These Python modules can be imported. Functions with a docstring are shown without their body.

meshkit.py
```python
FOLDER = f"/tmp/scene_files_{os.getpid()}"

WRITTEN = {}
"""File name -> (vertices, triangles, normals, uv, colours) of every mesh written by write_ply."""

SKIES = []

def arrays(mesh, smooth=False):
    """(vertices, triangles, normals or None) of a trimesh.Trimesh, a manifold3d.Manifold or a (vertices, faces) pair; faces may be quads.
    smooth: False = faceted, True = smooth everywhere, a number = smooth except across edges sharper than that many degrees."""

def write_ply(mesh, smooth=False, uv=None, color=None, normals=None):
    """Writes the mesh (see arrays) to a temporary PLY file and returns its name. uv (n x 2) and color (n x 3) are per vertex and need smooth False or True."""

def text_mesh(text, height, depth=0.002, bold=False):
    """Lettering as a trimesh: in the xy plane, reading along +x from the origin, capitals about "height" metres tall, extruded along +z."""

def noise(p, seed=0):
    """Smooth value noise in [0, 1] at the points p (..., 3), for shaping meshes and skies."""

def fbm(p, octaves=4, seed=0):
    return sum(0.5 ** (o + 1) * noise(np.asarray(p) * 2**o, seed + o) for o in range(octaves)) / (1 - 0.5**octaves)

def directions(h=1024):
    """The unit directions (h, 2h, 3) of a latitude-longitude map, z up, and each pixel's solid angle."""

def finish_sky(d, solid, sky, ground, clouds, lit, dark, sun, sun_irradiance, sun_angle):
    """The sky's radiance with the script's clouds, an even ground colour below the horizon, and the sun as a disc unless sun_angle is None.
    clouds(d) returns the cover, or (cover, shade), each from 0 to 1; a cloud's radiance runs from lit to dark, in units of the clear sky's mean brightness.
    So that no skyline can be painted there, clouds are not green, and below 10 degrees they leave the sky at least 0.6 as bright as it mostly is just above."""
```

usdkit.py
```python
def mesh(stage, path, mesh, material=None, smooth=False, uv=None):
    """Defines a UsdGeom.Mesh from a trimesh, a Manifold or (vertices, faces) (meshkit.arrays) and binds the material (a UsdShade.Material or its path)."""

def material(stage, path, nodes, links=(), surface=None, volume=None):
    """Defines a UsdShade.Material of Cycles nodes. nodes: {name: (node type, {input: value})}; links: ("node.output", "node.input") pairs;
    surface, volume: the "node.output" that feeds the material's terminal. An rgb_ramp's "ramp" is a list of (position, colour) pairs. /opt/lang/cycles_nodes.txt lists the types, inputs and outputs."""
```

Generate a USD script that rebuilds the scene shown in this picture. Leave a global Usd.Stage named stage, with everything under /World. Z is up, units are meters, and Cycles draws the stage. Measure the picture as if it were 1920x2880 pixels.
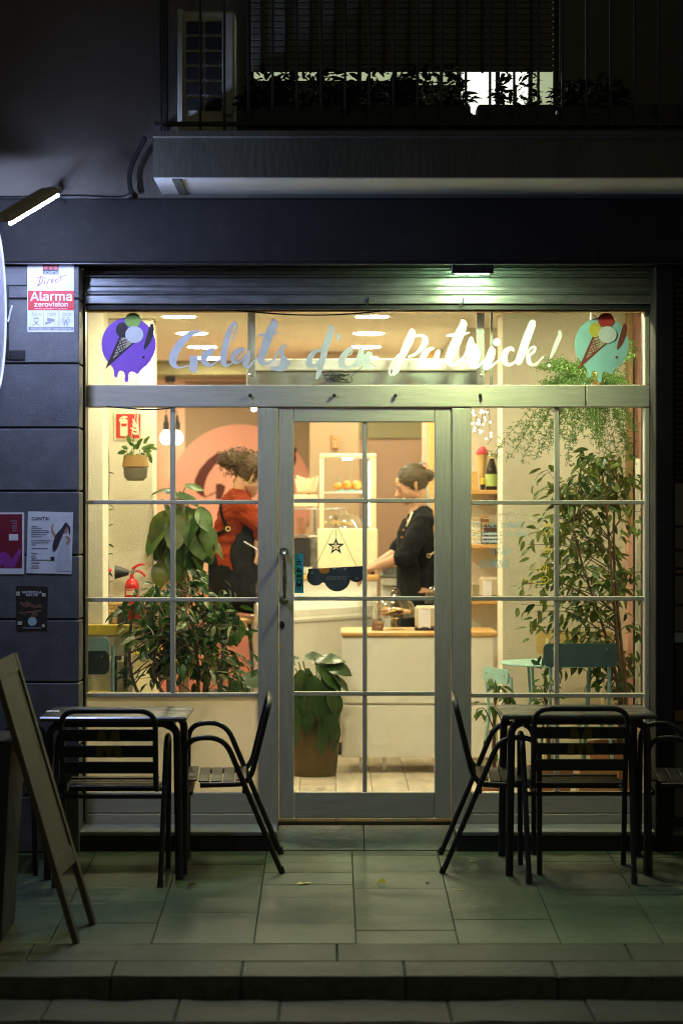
import math, random
import numpy as np, trimesh, manifold3d as m3, shapely, usdkit, meshkit
from shapely.geometry import Polygon, LineString, Point, MultiPolygon, box as sbox
from shapely import affinity, unary_union
from pxr import Usd, UsdGeom, UsdLux, UsdShade, Sdf, Gf
M4 = m3.Manifold
rng = random.Random(7)

# ---------------------------------------------------------------- stage, camera, sky, exposure
stage = Usd.Stage.CreateInMemory()
UsdGeom.SetStageUpAxis(stage, 'Z'); UsdGeom.SetStageMetersPerUnit(stage, 1.0)
UsdGeom.Xform.Define(stage, '/World'); UsdGeom.Scope.Define(stage, '/World/Looks')
CAMY, CAMZ, FPX = -11.72, 1.6, 6800.0          # metres from the shop front, eye height, focal length in photo pixels
cam = UsdGeom.Camera.Define(stage, '/World/camera')
cam.AddTranslateOp().Set((0, CAMY, CAMZ)); cam.AddRotateXOp().Set(90.0)
cam.CreateHorizontalApertureAttr(24.0); cam.CreateVerticalApertureAttr(36.0); cam.CreateFocalLengthAttr(85.0)
cam.CreateHorizontalApertureOffsetAttr(0.375); cam.CreateVerticalApertureOffsetAttr(0.125)
cam.CreateFStopAttr(2.2); cam.CreateFocusDistanceAttr(11.8)
cam.CreateExposureAttr(0.0)

sky_mat = usdkit.material(stage, '/World/Looks/night_sky', {
    's': ('sky_texture', {'sky_type': 'single_scattering', 'sun_disc': False, 'sun_elevation': 0.05, 'sun_rotation': 2.6}),
    'm': ('mix_color', {'blend_type': 'mix', 'fac': 0.9, 'b': (0.43, 0.52, 0.36)}),
    'b': ('background_shader', {'strength': 0.062})},
    [('s.color', 'm.a'), ('m.result', 'b.color')], surface='b.background')
dome = UsdLux.DomeLight.Define(stage, '/World/sky')
UsdShade.MaterialBindingAPI.Apply(dome.GetPrim()).Bind(sky_mat)
dome.GetPrim().SetCustomDataByKey('kind', 'structure')
L_CEIL, L_BULB, L_WALLR, L_WALLG, L_SIGN, L_ROOM = 262.0, 34.0, 360.0, 1020.0, 840.0, 1.5

# ---------------------------------------------------------------- helpers
def P(px, py, y):
    "photo pixel at depth y -> world point"
    D = y - CAMY
    return np.array([(px - 930) / FPX * D, y, CAMZ - (py - 1450) / FPX * D])
def X(px, y): return (px - 930) / FPX * (y - CAMY)
def Z(py, y): return CAMZ - (py - 1450) / FPX * (y - CAMY)
def S(y): return FPX / (y - CAMY)
SL = 0.05
def gz(y): return SL * (y + .27) if y < -.27 else 0.0
def Dg(py): return 2.1725 / ((py - 1450) / FPX + SL)
def YG(py): return Dg(py) + CAMY

used = {}
def uniq(parent, name):
    k = (parent, name); n = used.get(k, 0); used[k] = n + 1
    return name if n == 0 else f'{name}_{n:03d}'
org = {}
def meta(prim, label=None, cat=None, group=None, kind=None):
    for k, v in (('label', label), ('category', cat), ('group', group), ('kind', kind)):
        if v: prim.SetCustomDataByKey(k, v)
def thing(name, label, cat, loc=(0, 0, 0), rz=0, group=None, tilt=False):
    path = '/World/' + uniq('/World', name)
    x = UsdGeom.Xform.Define(stage, path)
    c, s = math.cos(rz), math.sin(rz)
    m = np.eye(4); m[:3, :3] = [[c, -s, 0], [s, c, 0], [0, 0, 1]]
    if tilt:
        a = math.atan(SL); t = np.eye(4); t[1:3, 1:3] = [[math.cos(a), -math.sin(a)], [math.sin(a), math.cos(a)]]
        m = t @ m
    m[:3, 3] = loc
    x.AddTransformOp().Set(Gf.Matrix4d(m.T.tolist()))
    org[path] = np.linalg.inv(m)
    meta(x.GetPrim(), label, cat, group)
    return path
def arr(mesh):
    if isinstance(mesh, (list,)): mesh = cat(mesh)
    if hasattr(mesh, 'to_mesh'):
        q = mesh.to_mesh(); mesh = trimesh.Trimesh(q.vert_properties[:, :3], q.tri_verts, process=False)
    return mesh
def cat(l):
    return trimesh.util.concatenate([arr(a) for a in l])
def obj(name, mesh, mat, parent=None, smooth=False, local=False, label=None):
    mesh = arr(mesh)
    base = parent or '/World'
    path = base + '/' + uniq(base, name)
    if parent and not local:
        mesh = mesh.copy(); mesh.apply_transform(org[parent])
    usdkit.mesh(stage, path, mesh, MT[mat], smooth=smooth)
    org[path] = org.get(parent, np.eye(4)) if not local else np.eye(4)
    if label: stage.GetPrimAtPath(path).SetCustomDataByKey('label', label)
    return path
def solo(name, mesh, mat, label, cat_, smooth=False, group=None, kind=None):
    p = obj(name, mesh, mat, None, smooth); meta(stage.GetPrimAtPath(p), label, cat_, group, kind); return p
def struct(name, mesh, mat, smooth=False):
    p = obj(name, mesh, mat, None, smooth); meta(stage.GetPrimAtPath(p), kind='structure'); return p
def dup(src, name, label, cat_, loc, rz, group=None, tilt=False):
    p = thing(name, label, cat_, loc, rz, group, tilt)
    pr = stage.GetPrimAtPath(p); pr.GetReferences().AddInternalReference(src)
    pr.SetInstanceable(True); return p

def bx(x0, x1, y0, y1, z0, z1, b=.003):
    x0, x1 = sorted((x0, x1)); y0, y1 = sorted((y0, y1)); z0, z1 = sorted((z0, z1))
    b = min(b, (x1 - x0) * .3, (y1 - y0) * .3, (z1 - z0) * .3)
    if b <= 0: return trimesh.creation.box(bounds=[[x0, y0, z0], [x1, y1, z1]])
    pts = []
    for x, dx in ((x0, b), (x1, -b)):
        for y, dy in ((y0, b), (y1, -b)):
            for z, dz in ((z0, b), (z1, -b)):
                pts += [(x + dx, y + dy, z), (x + dx, y, z + dz), (x, y + dy, z + dz)]
    return arr(M4.hull_points(np.array(pts)))
def sheet(x0, x1, y, z0, z1):
    return trimesh.Trimesh([[x0, y, z0], [x1, y, z0], [x1, y, z1], [x0, y, z1]], [[0, 1, 2], [0, 2, 3]], process=False)
def pbx(px0, py0, px1, py1, y0, y1, b=.003):
    "box whose front face (at depth y0) covers the given photo rectangle"
    return bx(X(px0, y0), X(px1, y0), y0, y1, Z(py1, y0), Z(py0, y0), b)
def tube(pts, r, n=8, smooth=0, cap=True):
    p = np.array(pts, float)
    if smooth: p, r = cr(p, smooth, r)
    k = len(p); rr = np.broadcast_to(np.asarray(r, float), (k,))
    t = np.gradient(p, axis=0); t /= np.linalg.norm(t, axis=1, keepdims=True) + 1e-12
    a = np.cross(t[0], [0, 0, 1.0] if abs(t[0][2]) < .9 else [1.0, 0, 0]); a /= np.linalg.norm(a)
    V = []
    ang = np.arange(n) * 2 * np.pi / n
    for i in range(k):
        a = a - t[i] * (a @ t[i]); a /= np.linalg.norm(a) + 1e-12
        bb = np.cross(t[i], a)
        V.append(p[i] + rr[i] * (np.cos(ang)[:, None] * a + np.sin(ang)[:, None] * bb))
    V = np.vstack(V); F = []
    for i in range(k - 1):
        for j in range(n):
            q = (i * n + j, i * n + (j + 1) % n, (i + 1) * n + (j + 1) % n, (i + 1) * n + j)
            F += [(q[0], q[1], q[2]), (q[0], q[2], q[3])]
    if cap:
        for j in range(1, n - 1):
            F.append((0, j + 1, j)); o = (k - 1) * n; F.append((o, o + j, o + j + 1))
    return trimesh.Trimesh(V, np.array(F), process=False)
def cr(p, m, r=None):
    "Catmull-Rom, m samples per span"
    p = np.asarray(p, float); q = np.vstack([2 * p[0] - p[1], p, 2 * p[-1] - p[-2]])
    out, ro = [], []
    rs = None if r is None else np.broadcast_to(np.asarray(r, float), (len(p),))
    for i in range(1, len(q) - 2):
        for t in np.arange(m) / m:
            a, b, c, d = q[i - 1:i + 3]
            out.append(.5 * (2 * b + (c - a) * t + (2 * a - 5 * b + 4 * c - d) * t * t + (3 * b - a - 3 * c + d) * t ** 3))
            if rs is not None: ro.append(rs[i - 1] * (1 - t) + rs[i] * t)
    out.append(p[-1])
    if rs is None: return np.array(out)
    ro.append(rs[-1]); return np.array(out), np.array(ro)
def bent(pts, rad, m=5):
    "polyline with rounded corners of radius rad"
    p = np.array(pts, float); out = [p[0]]
    for i in range(1, len(p) - 1):
        a, b, c = p[i - 1:i + 2]
        u = (a - b) / np.linalg.norm(a - b); v = (c - b) / np.linalg.norm(c - b)
        d = min(rad, .45 * np.linalg.norm(a - b), .45 * np.linalg.norm(c - b))
        for t in np.linspace(0, 1, m):
            out.append((1 - t) ** 2 * (b + u * d) + 2 * t * (1 - t) * b + t * t * (b + v * d))
    out.append(p[-1]); return np.array(out)
def lathe(prof, n=20, at=(0, 0, 0)):
    m = trimesh.creation.revolve(np.array(prof, float), sections=n)
    m.apply_translation(at); return m
def ext(poly, d):
    l = [g for g in getattr(poly, 'geoms', [poly]) if g.area > 1e-9]
    return cat([trimesh.creation.extrude_polygon(g, d, engine='earcut') for g in l])
def stand(m, y, x=0, z=0):
    "2-D extrusion (x right, y up) -> upright, facing the street, back at depth y"
    m = m.copy(); v = m.vertices
    m.vertices = np.stack([v[:, 0] + x, y - v[:, 2], v[:, 1] + z], 1); return m
def w2(poly, y):
    "photo-pixel polygon -> metres in the upright plane at depth y"
    k = (y - CAMY) / FPX
    return affinity.affine_transform(poly, [k, 0, 0, -k, -930 * k, CAMZ + 1450 * k])
def decal(poly, y, th=.0008): return stand(ext(w2(poly, y), th), y)
def txt(text, px0, px1, py0, py1, y, th=.0006, bold=False):
    m = meshkit.text_mesh(text, .1, 1.0, bold)
    b = m.bounds; v = m.vertices
    x0, x1, z0, z1 = X(px0, y), X(px1, y), Z(py1, y), Z(py0, y)
    m.vertices = np.stack([x0 + (v[:, 0] - b[0, 0]) / (b[1, 0] - b[0, 0]) * (x1 - x0), y - v[:, 2] * th,
                           z0 + (v[:, 1] - b[0, 1]) / (b[1, 1] - b[0, 1]) * (z1 - z0)], 1)
    return m
def rrect(x0, y0, x1, y1, r): return sbox(x0 + r, y0 + r, x1 - r, y1 - r).buffer(r)
def stroke(pts, f=1.0):
    "brush stroke: (x, y, width) points -> polygon"
    p = np.array(pts, float); c, w = cr(p[:, :2], 6, p[:, 2])
    d = [Point(*a).buffer(max(b, .5) / 2 * f, 8) for a, b in zip(c, w)]
    return unary_union([unary_union([d[i], d[i + 1]]).convex_hull for i in range(len(d) - 1)])
def sph(c, r, n=2, sc=(1, 1, 1)):
    m = trimesh.creation.icosphere(n, r); m.apply_scale(sc); m.apply_translation(c); return m
def disc_poly(x, y, rx, ry=None): return affinity.scale(Point(x, y).buffer(1, 24), rx, ry or rx)

# ---------------------------------------------------------------- materials
MT = {}
def mat(name, col, rough=.5, metal=0., var=.12, vs=5., bump=0., bs=60., stretch=(1, 1, 1), spec=.5, coat=0., det=4, wear=None, sheen=0.):
    col = np.array(col, float)
    n = {'tc': ('texture_coordinate', {}), 'mp': ('mapping', {'scale': stretch}),
         'n1': ('noise_texture', {'scale': vs, 'detail': det, 'roughness': .6}),
         'r1': ('rgb_ramp', {'ramp': [(.25, col * (1 - var)), (.5, col), (.75, np.minimum(col * (1 + var), .95))]}),
         'rr': ('map_range', {'from_min': .3, 'from_max': .7, 'to_min': max(rough - .08, .02), 'to_max': min(rough + .08, 1)}),
         'p': ('principled_bsdf', {'metallic': metal, 'specular_ior_level': spec, 'coat_weight': coat, 'sheen_weight': sheen})}
    l = [('tc.object', 'mp.vector'), ('mp.vector', 'n1.vector'), ('n1.fac', 'r1.fac'), ('n1.fac', 'rr.value'), ('rr.result', 'p.roughness')]
    base = 'r1.color'
    if wear is not None:
        n['n3'] = ('noise_texture', {'scale': vs * 2.7, 'detail': 8, 'roughness': .7}); n['r3'] = ('rgb_ramp', {'ramp': [(.54, (0, 0, 0)), (.66, (1, 1, 1))]})
        n['mx'] = ('mix_color', {'b': wear})
        l += [('mp.vector', 'n3.vector'), ('n3.fac', 'r3.fac'), (base, 'mx.a')]
        n['mw'] = ('math', {'math_type': 'multiply', 'value2': .6}); l += [('r3.color', 'mw.value1'), ('mw.value', 'mx.fac')]
        base = 'mx.result'
    if name.startswith(('paving', 'kerb_slab', 'step')):
        n['v'] = ('voronoi_texture', {'scale': 7., 'randomness': 1.}); n['vs'] = ('map_range', {'from_min': .05, 'from_max': .085, 'to_min': .45, 'to_max': 1., 'clamp': True}); n['vm'] = ('mix_color', {'blend_type': 'multiply', 'fac': 1.})
        n['nl'] = ('noise_texture', {'scale': 1.3, 'detail': 5, 'roughness': .65}); n['nr'] = ('map_range', {'from_min': .35, 'from_max': .65, 'to_min': .68, 'to_max': 1.15, 'clamp': True}); n['ml'] = ('mix_color', {'blend_type': 'multiply', 'fac': 1.})
        l += [('tc.object', 'v.vector'), ('v.distance', 'vs.value'), (base, 'vm.a'), ('vs.result', 'vm.b'), ('tc.object', 'nl.vector'), ('nl.fac', 'nr.value'), ('vm.result', 'ml.a'), ('nr.result', 'ml.b')]
        base = 'ml.result'
    l.append((base, 'p.base_color'))
    if bump:
        n['n2'] = ('noise_texture', {'scale': bs, 'detail': 3}); n['b'] = ('bump', {'strength': bump, 'distance': .004})
        l += [('mp.vector', 'n2.vector'), ('n2.fac', 'b.height'), ('b.normal', 'p.normal')]
    MT[name] = usdkit.material(stage, '/World/Looks/' + name, n, l, surface='p.BSDF')
def emit(name, col, st):
    MT[name] = usdkit.material(stage, '/World/Looks/' + name, {'e': ('emission', {'color': col, 'strength': st})}, surface='e.emission')
def glass(name, tint=(1, 1, 1), f0=.04, rough=.0):
    MT[name] = usdkit.material(stage, '/World/Looks/' + name, {
        't': ('transparent_bsdf', {'color': tint}), 'g': ('glossy_bsdf', {'color': (1, 1, 1), 'roughness': rough}),
        'w': ('layer_weight', {'blend': .5}), 'pw': ('math', {'math_type': 'power', 'value2': 5.}), 'f': ('math', {'math_type': 'multiply_add', 'value2': .9 - f0, 'value3': f0}), 'm': ('mix_closure', {})},
        [('w.facing', 'pw.value1'), ('pw.value', 'f.value1'), ('f.value', 'm.fac'), ('t.BSDF', 'm.closure1'), ('g.BSDF', 'm.closure2')], surface='m.closure')
def leafmat(name, a, b, trans=.35, rough=.4):
    MT[name] = usdkit.material(stage, '/World/Looks/' + name, {
        'tc': ('texture_coordinate', {}), 'n': ('noise_texture', {'scale': 9., 'detail': 4}),
        'r': ('rgb_ramp', {'ramp': [(.35, a), (.65, b)]}),
        'p': ('principled_bsdf', {'roughness': rough}), 't': ('translucent_bsdf', {}), 'm': ('mix_closure', {'fac': trans})},
        [('tc.object', 'n.vector'), ('n.fac', 'r.fac'), ('r.color', 'p.base_color'), ('r.color', 't.color'), ('p.BSDF', 'm.closure1'), ('t.BSDF', 'm.closure2')], surface='m.closure')

WOODC = (.55, .49, .39)
mat('wood_h', WOODC, .6, var=.14, vs=7, stretch=(.7, 8, 14), bump=.25, bs=30, det=6)
mat('wood_v', WOODC, .6, var=.14, vs=7, stretch=(14, 8, .7), bump=.25, bs=30, det=6)
mat('stone_clad', (.118, .118, .124), .55, var=.28, vs=9, bump=.5, bs=120, det=8, wear=(.165, .165, .17))
mat('stone_clad_b', (.105, .105, .113), .55, var=.28, vs=7, bump=.5, bs=120, det=8, wear=(.15, .15, .16))
mat('joint', (.03, .03, .03), .9)
mat('fascia', (.018, .0175, .017), .8, spec=.2, var=.25, vs=4, bump=.15, bs=80, wear=(.032, .03, .03))
mat('plaster_brown', (.15, .13, .108), .9, var=.15, vs=3, bump=.6, bs=90)
mat('plaster_dark', (.11, .11, .09), .9, var=.2, vs=3, bump=.5, bs=80)
mat('balcony_paint', (.10, .098, .072), .8, var=.4, vs=2.2, bump=.3, bs=50, stretch=(1, 1, .25), wear=(.05, .05, .04))
mat('soffit_white', (.72, .72, .68), .7, var=.1, vs=3, bump=.2)
mat('black_metal', (.018, .019, .02), .38, metal=0., var=.3, vs=12, bump=.08, bs=200)
mat('dark_metal', (.05, .052, .056), .35, metal=.5, var=.2, vs=10)
mat('steel', (.55, .55, .56), .28, metal=1., var=.08, vs=10)
mat('shutter', (.24, .24, .245), .33, metal=.55, var=.2, vs=5, stretch=(1, 4, 6), wear=(.18, .18, .18))
mat('seal_black', (.015, .015, .015), .7)
mat('step_stone', (.11, .13, .095), .65, var=.3, vs=6, bump=.4, bs=120, wear=(.07, .08, .06))
mat('kerb_slab', (.044, .064, .034), .7, var=.35, vs=4, bump=.6, bs=140, det=9, wear=(.04, .05, .034))  # darker copy of the paving, lamp falloff toward the road put into the colour
mat('ledge_stone', (.24, .24, .225), .6, var=.15, vs=10, bump=.3, bs=150)
mat('ledge_black', (.02, .02, .02), .55, var=.3)
for i, c in enumerate(((.070, .112, .055), (.078, .118, .062), (.064, .101, .051), (.082, .123, .064))):
    mat(f'paving_{i}', c, .62, var=.30, vs=4, bump=.6, bs=140, det=9, wear=(.055, .07, .045))
mat('granite', (.062, .076, .046), .75, var=.6, vs=22, bump=.8, bs=60, det=8, wear=(.08, .08, .075))
mat('granite_shaded', (.06, .065, .05), .8, var=.45, vs=22, bump=.8, bs=60, det=8, wear=(.03, .03, .028))  # gutter granite, darkened in colour for the light falling off toward the road
mat('asphalt', (.075, .075, .07), .85, var=.35, vs=60, bump=1., bs=220, det=6)
mat('mortar', (.07, .07, .065), .9)
mat('cream_wall', (.74, .69, .56), .85, var=.05, vs=2, bump=.55, bs=110)
mat('cream_wall_b', (.70, .65, .52), .85, var=.06, vs=2, bump=.8, bs=130)
mat('white_paint', (.80, .78, .70), .5, var=.04, vs=3, bump=.1)
mat('white_gloss', (.80, .78, .70), .25, var=.04, vs=3, coat=.3)
mat('ceiling_paint', (.72, .68, .56), .9, var=.05, vs=1.5)
mat('peach_wall', (.70, .45, .33), .85, var=.06, vs=2)
mat('pink_wall', (.74, .40, .33), .85, var=.05, vs=2)
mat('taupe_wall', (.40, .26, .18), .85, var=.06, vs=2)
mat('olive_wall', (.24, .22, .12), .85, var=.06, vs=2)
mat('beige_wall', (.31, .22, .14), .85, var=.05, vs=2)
mat('terracotta', (.48, .2, .14), .8, var=.1, vs=4)
mat('mural_pink', (.66, .31, .24), .85, var=.05, vs=2)
mat('logo_brown', (.085, .014, .009), .8, var=.12, vs=8)
mat('oak', (.62, .36, .13), .4, var=.22, vs=6, stretch=(1, 9, 9), bump=.1, bs=40)
mat('wood_brown', (.33, .19, .08), .5, var=.25, vs=6, stretch=(9, 9, 1))
for i, c in enumerate(((.50, .42, .31), (.46, .385, .28), (.54, .46, .345))):
    mat(f'floor_{i}', c, .4, var=.22, vs=3.5, stretch=(5, 1, 1), bump=.1, bs=50, det=7)
for nme, c, r in (('red_paint', (.55, .02, .02), .25), ('red_sign', (.52, .035, .03), .4), ('black_plastic', (.02, .02, .022), .4),
                  ('cream_plastic', (.78, .70, .46), .45), ('yellow_paint', (.70, .50, .05), .45), ('blue_paint', (.24, .40, .44), .4),
                  ('navy_paint', (.045, .085, .10), .45), ('teal_paint', (.36, .62, .56), .35), ('pale_blue', (.50, .66, .70), .4),
                  ('orange_fruit', (.75, .26, .02), .42), ('biscuit', (.42, .22, .08), .8), ('waffle', (.66, .44, .16), .8), ('choc', (.09, .035, .02), .6),
                  ('gold_pot', (.08, .052, .012), .42), ('dark_wicker', (.13, .11, .075), .8), ('basket', (.40, .25, .09), .8), ('basket_grey', (.17, .155, .11), .8),
                  ('clay', (.46, .2, .08), .8), ('soil', (.03, .02, .015), .95), ('bark', (.16, .09, .05), .8), ('twig', (.14, .10, .05), .8), ('green_stem', (.12, .2, .05), .6),
                  ('paper_white', (.78, .78, .80), .6), ('paper_maroon', (.20, .012, .03), .5), ('paper_dark', (.035, .028, .022), .5), ('ink_dark', (.05, .03, .05), .6),
                  ('ink_violet', (.30, .05, .30), .5), ('ink_red', (.62, .025, .03), .4), ('ink_navy', (.015, .02, .06), .5), ('ink_grey', (.28, .28, .33), .6), ('ink_brown', (.20, .10, .06), .6), ('dress', (.60, .62, .66), .7),
                  ('vinyl_white', (.86, .86, .86), .45), ('vinyl_violet', (.32, .12, .72), .5), ('vinyl_teal', (.40, .74, .74), .5), ('vinyl_green', (.36, .62, .10), .5),
                  ('vinyl_black', (.035, .022, .028), .6), ('vinyl_yellow', (.78, .62, .10), .5), ('vinyl_red', (.62, .06, .05), .5), ('vinyl_brown', (.30, .06, .045), .6),
                  ('vinyl_cone', (.55, .47, .33), .6), ('slate_blue', (.05, .07, .09), .6), ('star_blue', (.03, .06, .085), .5), ('sticker_cyan', (.06, .42, .55), .5), ('sign_orange', (.62, .25, .03), .6),
                  ('marker_white', (.85, .85, .78), .7), ('marker_blue', (.34, .62, .74), .7), ('marker_yellow', (.85, .75, .10), .7), ('dim_gold', (.16, .12, .03), .6),
                  ('skin', (.52, .29, .18), .5), ('skin_b', (.46, .25, .155), .5), ('rust_knit', (.215, .030, .008), .95), ('black_cloth', (.006, .0065, .0065), .9), ('charcoal_cloth', (.011, .012, .012), .9), ('navy_cloth', (.006, .007, .009), .9),
                  ('hair', (.075, .042, .016), .7), ('hair_b', (.058, .040, .019), .62), ('hair_c', (.12, .09, .04), .4), ('hair_d', (.075, .055, .026), .5), ('gold', (.75, .55, .2), .3), ('lip', (.45, .15, .12), .5), ('pink_scoop', (.75, .10, .13), .7),
                  ('bottle_glass', (.03, .018, .008), .12), ('label_green', (.45, .58, .16), .6), ('sand_paint', (.56, .47, .33), .6), ('chalk_face', (.075, .072, .045), .7), ('frame_wood', (.075, .066, .04), .7),
                  ('grey_box', (.20, .20, .18), .5), ('concrete_grey', (.30, .31, .29), .8), ('dry_leaf', (.62, .58, .16), .6), ('dry_leaf_b', (.42, .36, .12), .7), ('tape', (.6, .6, .52), .4), ('lime_tray', (.56, .62, .12), .4), ('blind_green', (.17, .17, .13), .8), ('ac_white', (.55, .55, .46), .55)):
    mat(nme, c, r, var=.12, vs=14, bump=.3 if nme in ('rust_knit', 'basket', 'basket_grey', 'bark', 'dark_wicker', 'biscuit', 'waffle', 'black_cloth', 'charcoal_cloth') else 0, bs=160, spec=.15 if 'cloth' in nme or nme == 'rust_knit' else .5)
for k, (a, b) in {'leaf_dark': ((.018, .05, .012), (.035, .085, .02)), 'leaf_mid': ((.04, .10, .016), (.08, .15, .028)), 'leaf_olive': ((.06, .10, .012), (.15, .19, .03)), 'leaf_light': ((.08, .17, .03), (.14, .24, .05)),
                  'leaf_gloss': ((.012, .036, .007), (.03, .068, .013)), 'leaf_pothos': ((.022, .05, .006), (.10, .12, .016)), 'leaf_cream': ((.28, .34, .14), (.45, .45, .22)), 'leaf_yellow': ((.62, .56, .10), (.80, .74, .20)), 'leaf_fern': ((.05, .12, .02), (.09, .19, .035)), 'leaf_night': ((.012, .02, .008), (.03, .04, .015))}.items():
    leafmat(k, a, b, *((.12, .3) if k == 'leaf_gloss' else ()))
MT['pane_glass'] = usdkit.material(stage, '/World/Looks/pane_glass', {
    't': ('transparent_bsdf', {'color': (.97, .985, .97)}), 'g': ('glossy_bsdf', {'color': (1, 1, 1), 'roughness': .0}), 'df': ('diffuse_bsdf', {'color': (.7, .7, .68)}),
    'w': ('layer_weight', {'blend': .5}), 'pw': ('math', {'math_type': 'power', 'value2': 5.}), 'f': ('math', {'math_type': 'multiply_add', 'value2': .86, 'value3': .045}), 'm': ('mix_closure', {}),
    'tc': ('texture_coordinate', {}), 'mp': ('mapping', {'scale': (2.2, 1., 1.1), 'rotation': (0, .5, 0)}), 'ns': ('noise_texture', {'scale': 3.5, 'detail': 7, 'roughness': .68, 'distortion': 1.2}),
    'mr': ('map_range', {'from_min': .48, 'from_max': .78, 'to_min': .004, 'to_max': .055, 'clamp': True}), 'm2': ('mix_closure', {})},
    [('w.facing', 'pw.value1'), ('pw.value', 'f.value1'), ('f.value', 'm.fac'), ('t.BSDF', 'm.closure1'), ('g.BSDF', 'm.closure2'), ('tc.object', 'mp.vector'), ('mp.vector', 'ns.vector'), ('ns.fac', 'mr.value'), ('mr.result', 'm2.fac'), ('m.closure', 'm2.closure1'), ('df.BSDF', 'm2.closure2')], surface='m2.closure')
glass('clear_glass', (.95, .97, .95), .10, .02); glass('jar_glass', (.86, .86, .8), .06, .05)
MT['frosted_film'] = usdkit.material(stage, '/World/Looks/frosted_film', {
    'tr': ('translucent_bsdf', {'color': (.80, .74, .60)}), 'p': ('principled_bsdf', {'base_color': (.62, .56, .42), 'roughness': .3}), 'm': ('mix_closure', {'fac': .40})},
    [('tr.BSDF', 'm.closure1'), ('p.BSDF', 'm.closure2')], surface='m.closure')
for k_, c_ in (('marker_white', (.9, .9, .82)), ('marker_blue', (.45, .72, .82)), ('marker_yellow', (.9, .8, .12))):
    MT[k_] = usdkit.material(stage, '/World/Looks/' + k_ + '_paint', {'t': ('translucent_bsdf', {'color': c_}), 'p': ('principled_bsdf', {'base_color': c_, 'roughness': .6}), 'm': ('mix_closure', {'fac': .35})},
        [('t.BSDF', 'm.closure1'), ('p.BSDF', 'm.closure2')], surface='m.closure')
MT['sign_acrylic'] = usdkit.material(stage, '/World/Looks/sign_acrylic', {
    'tr': ('translucent_bsdf', {'color': (.75, .72, .85)}), 'p': ('principled_bsdf', {'base_color': (.72, .70, .82), 'roughness': .25}), 'm': ('mix_closure', {'fac': .6})},
    [('tr.BSDF', 'm.closure1'), ('p.BSDF', 'm.closure2')], surface='m.closure')
WARM = (1., .90, .56)
emit('ceiling_led', WARM, L_CEIL); emit('bulb_glow', (1., .84, .55), L_BULB); emit('fairy_glow', (1., .85, .6), 40); emit('case_led', (.75, .82, 1.), 45)
emit('well_glow', (.80, .88, 1.), 1.1); emit('led_red', (1., .30, .14), L_WALLR); emit('led_green', (.55, 1., .50), L_WALLG); emit('sign_tube', (.46, .58, 1.), L_SIGN)
emit('room_bright', (.92, 1., .80), L_ROOM); emit('room_dim', (.62, .72, .42), L_ROOM * .42); emit('spot_glow', (1., .8, .5), 30)

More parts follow.
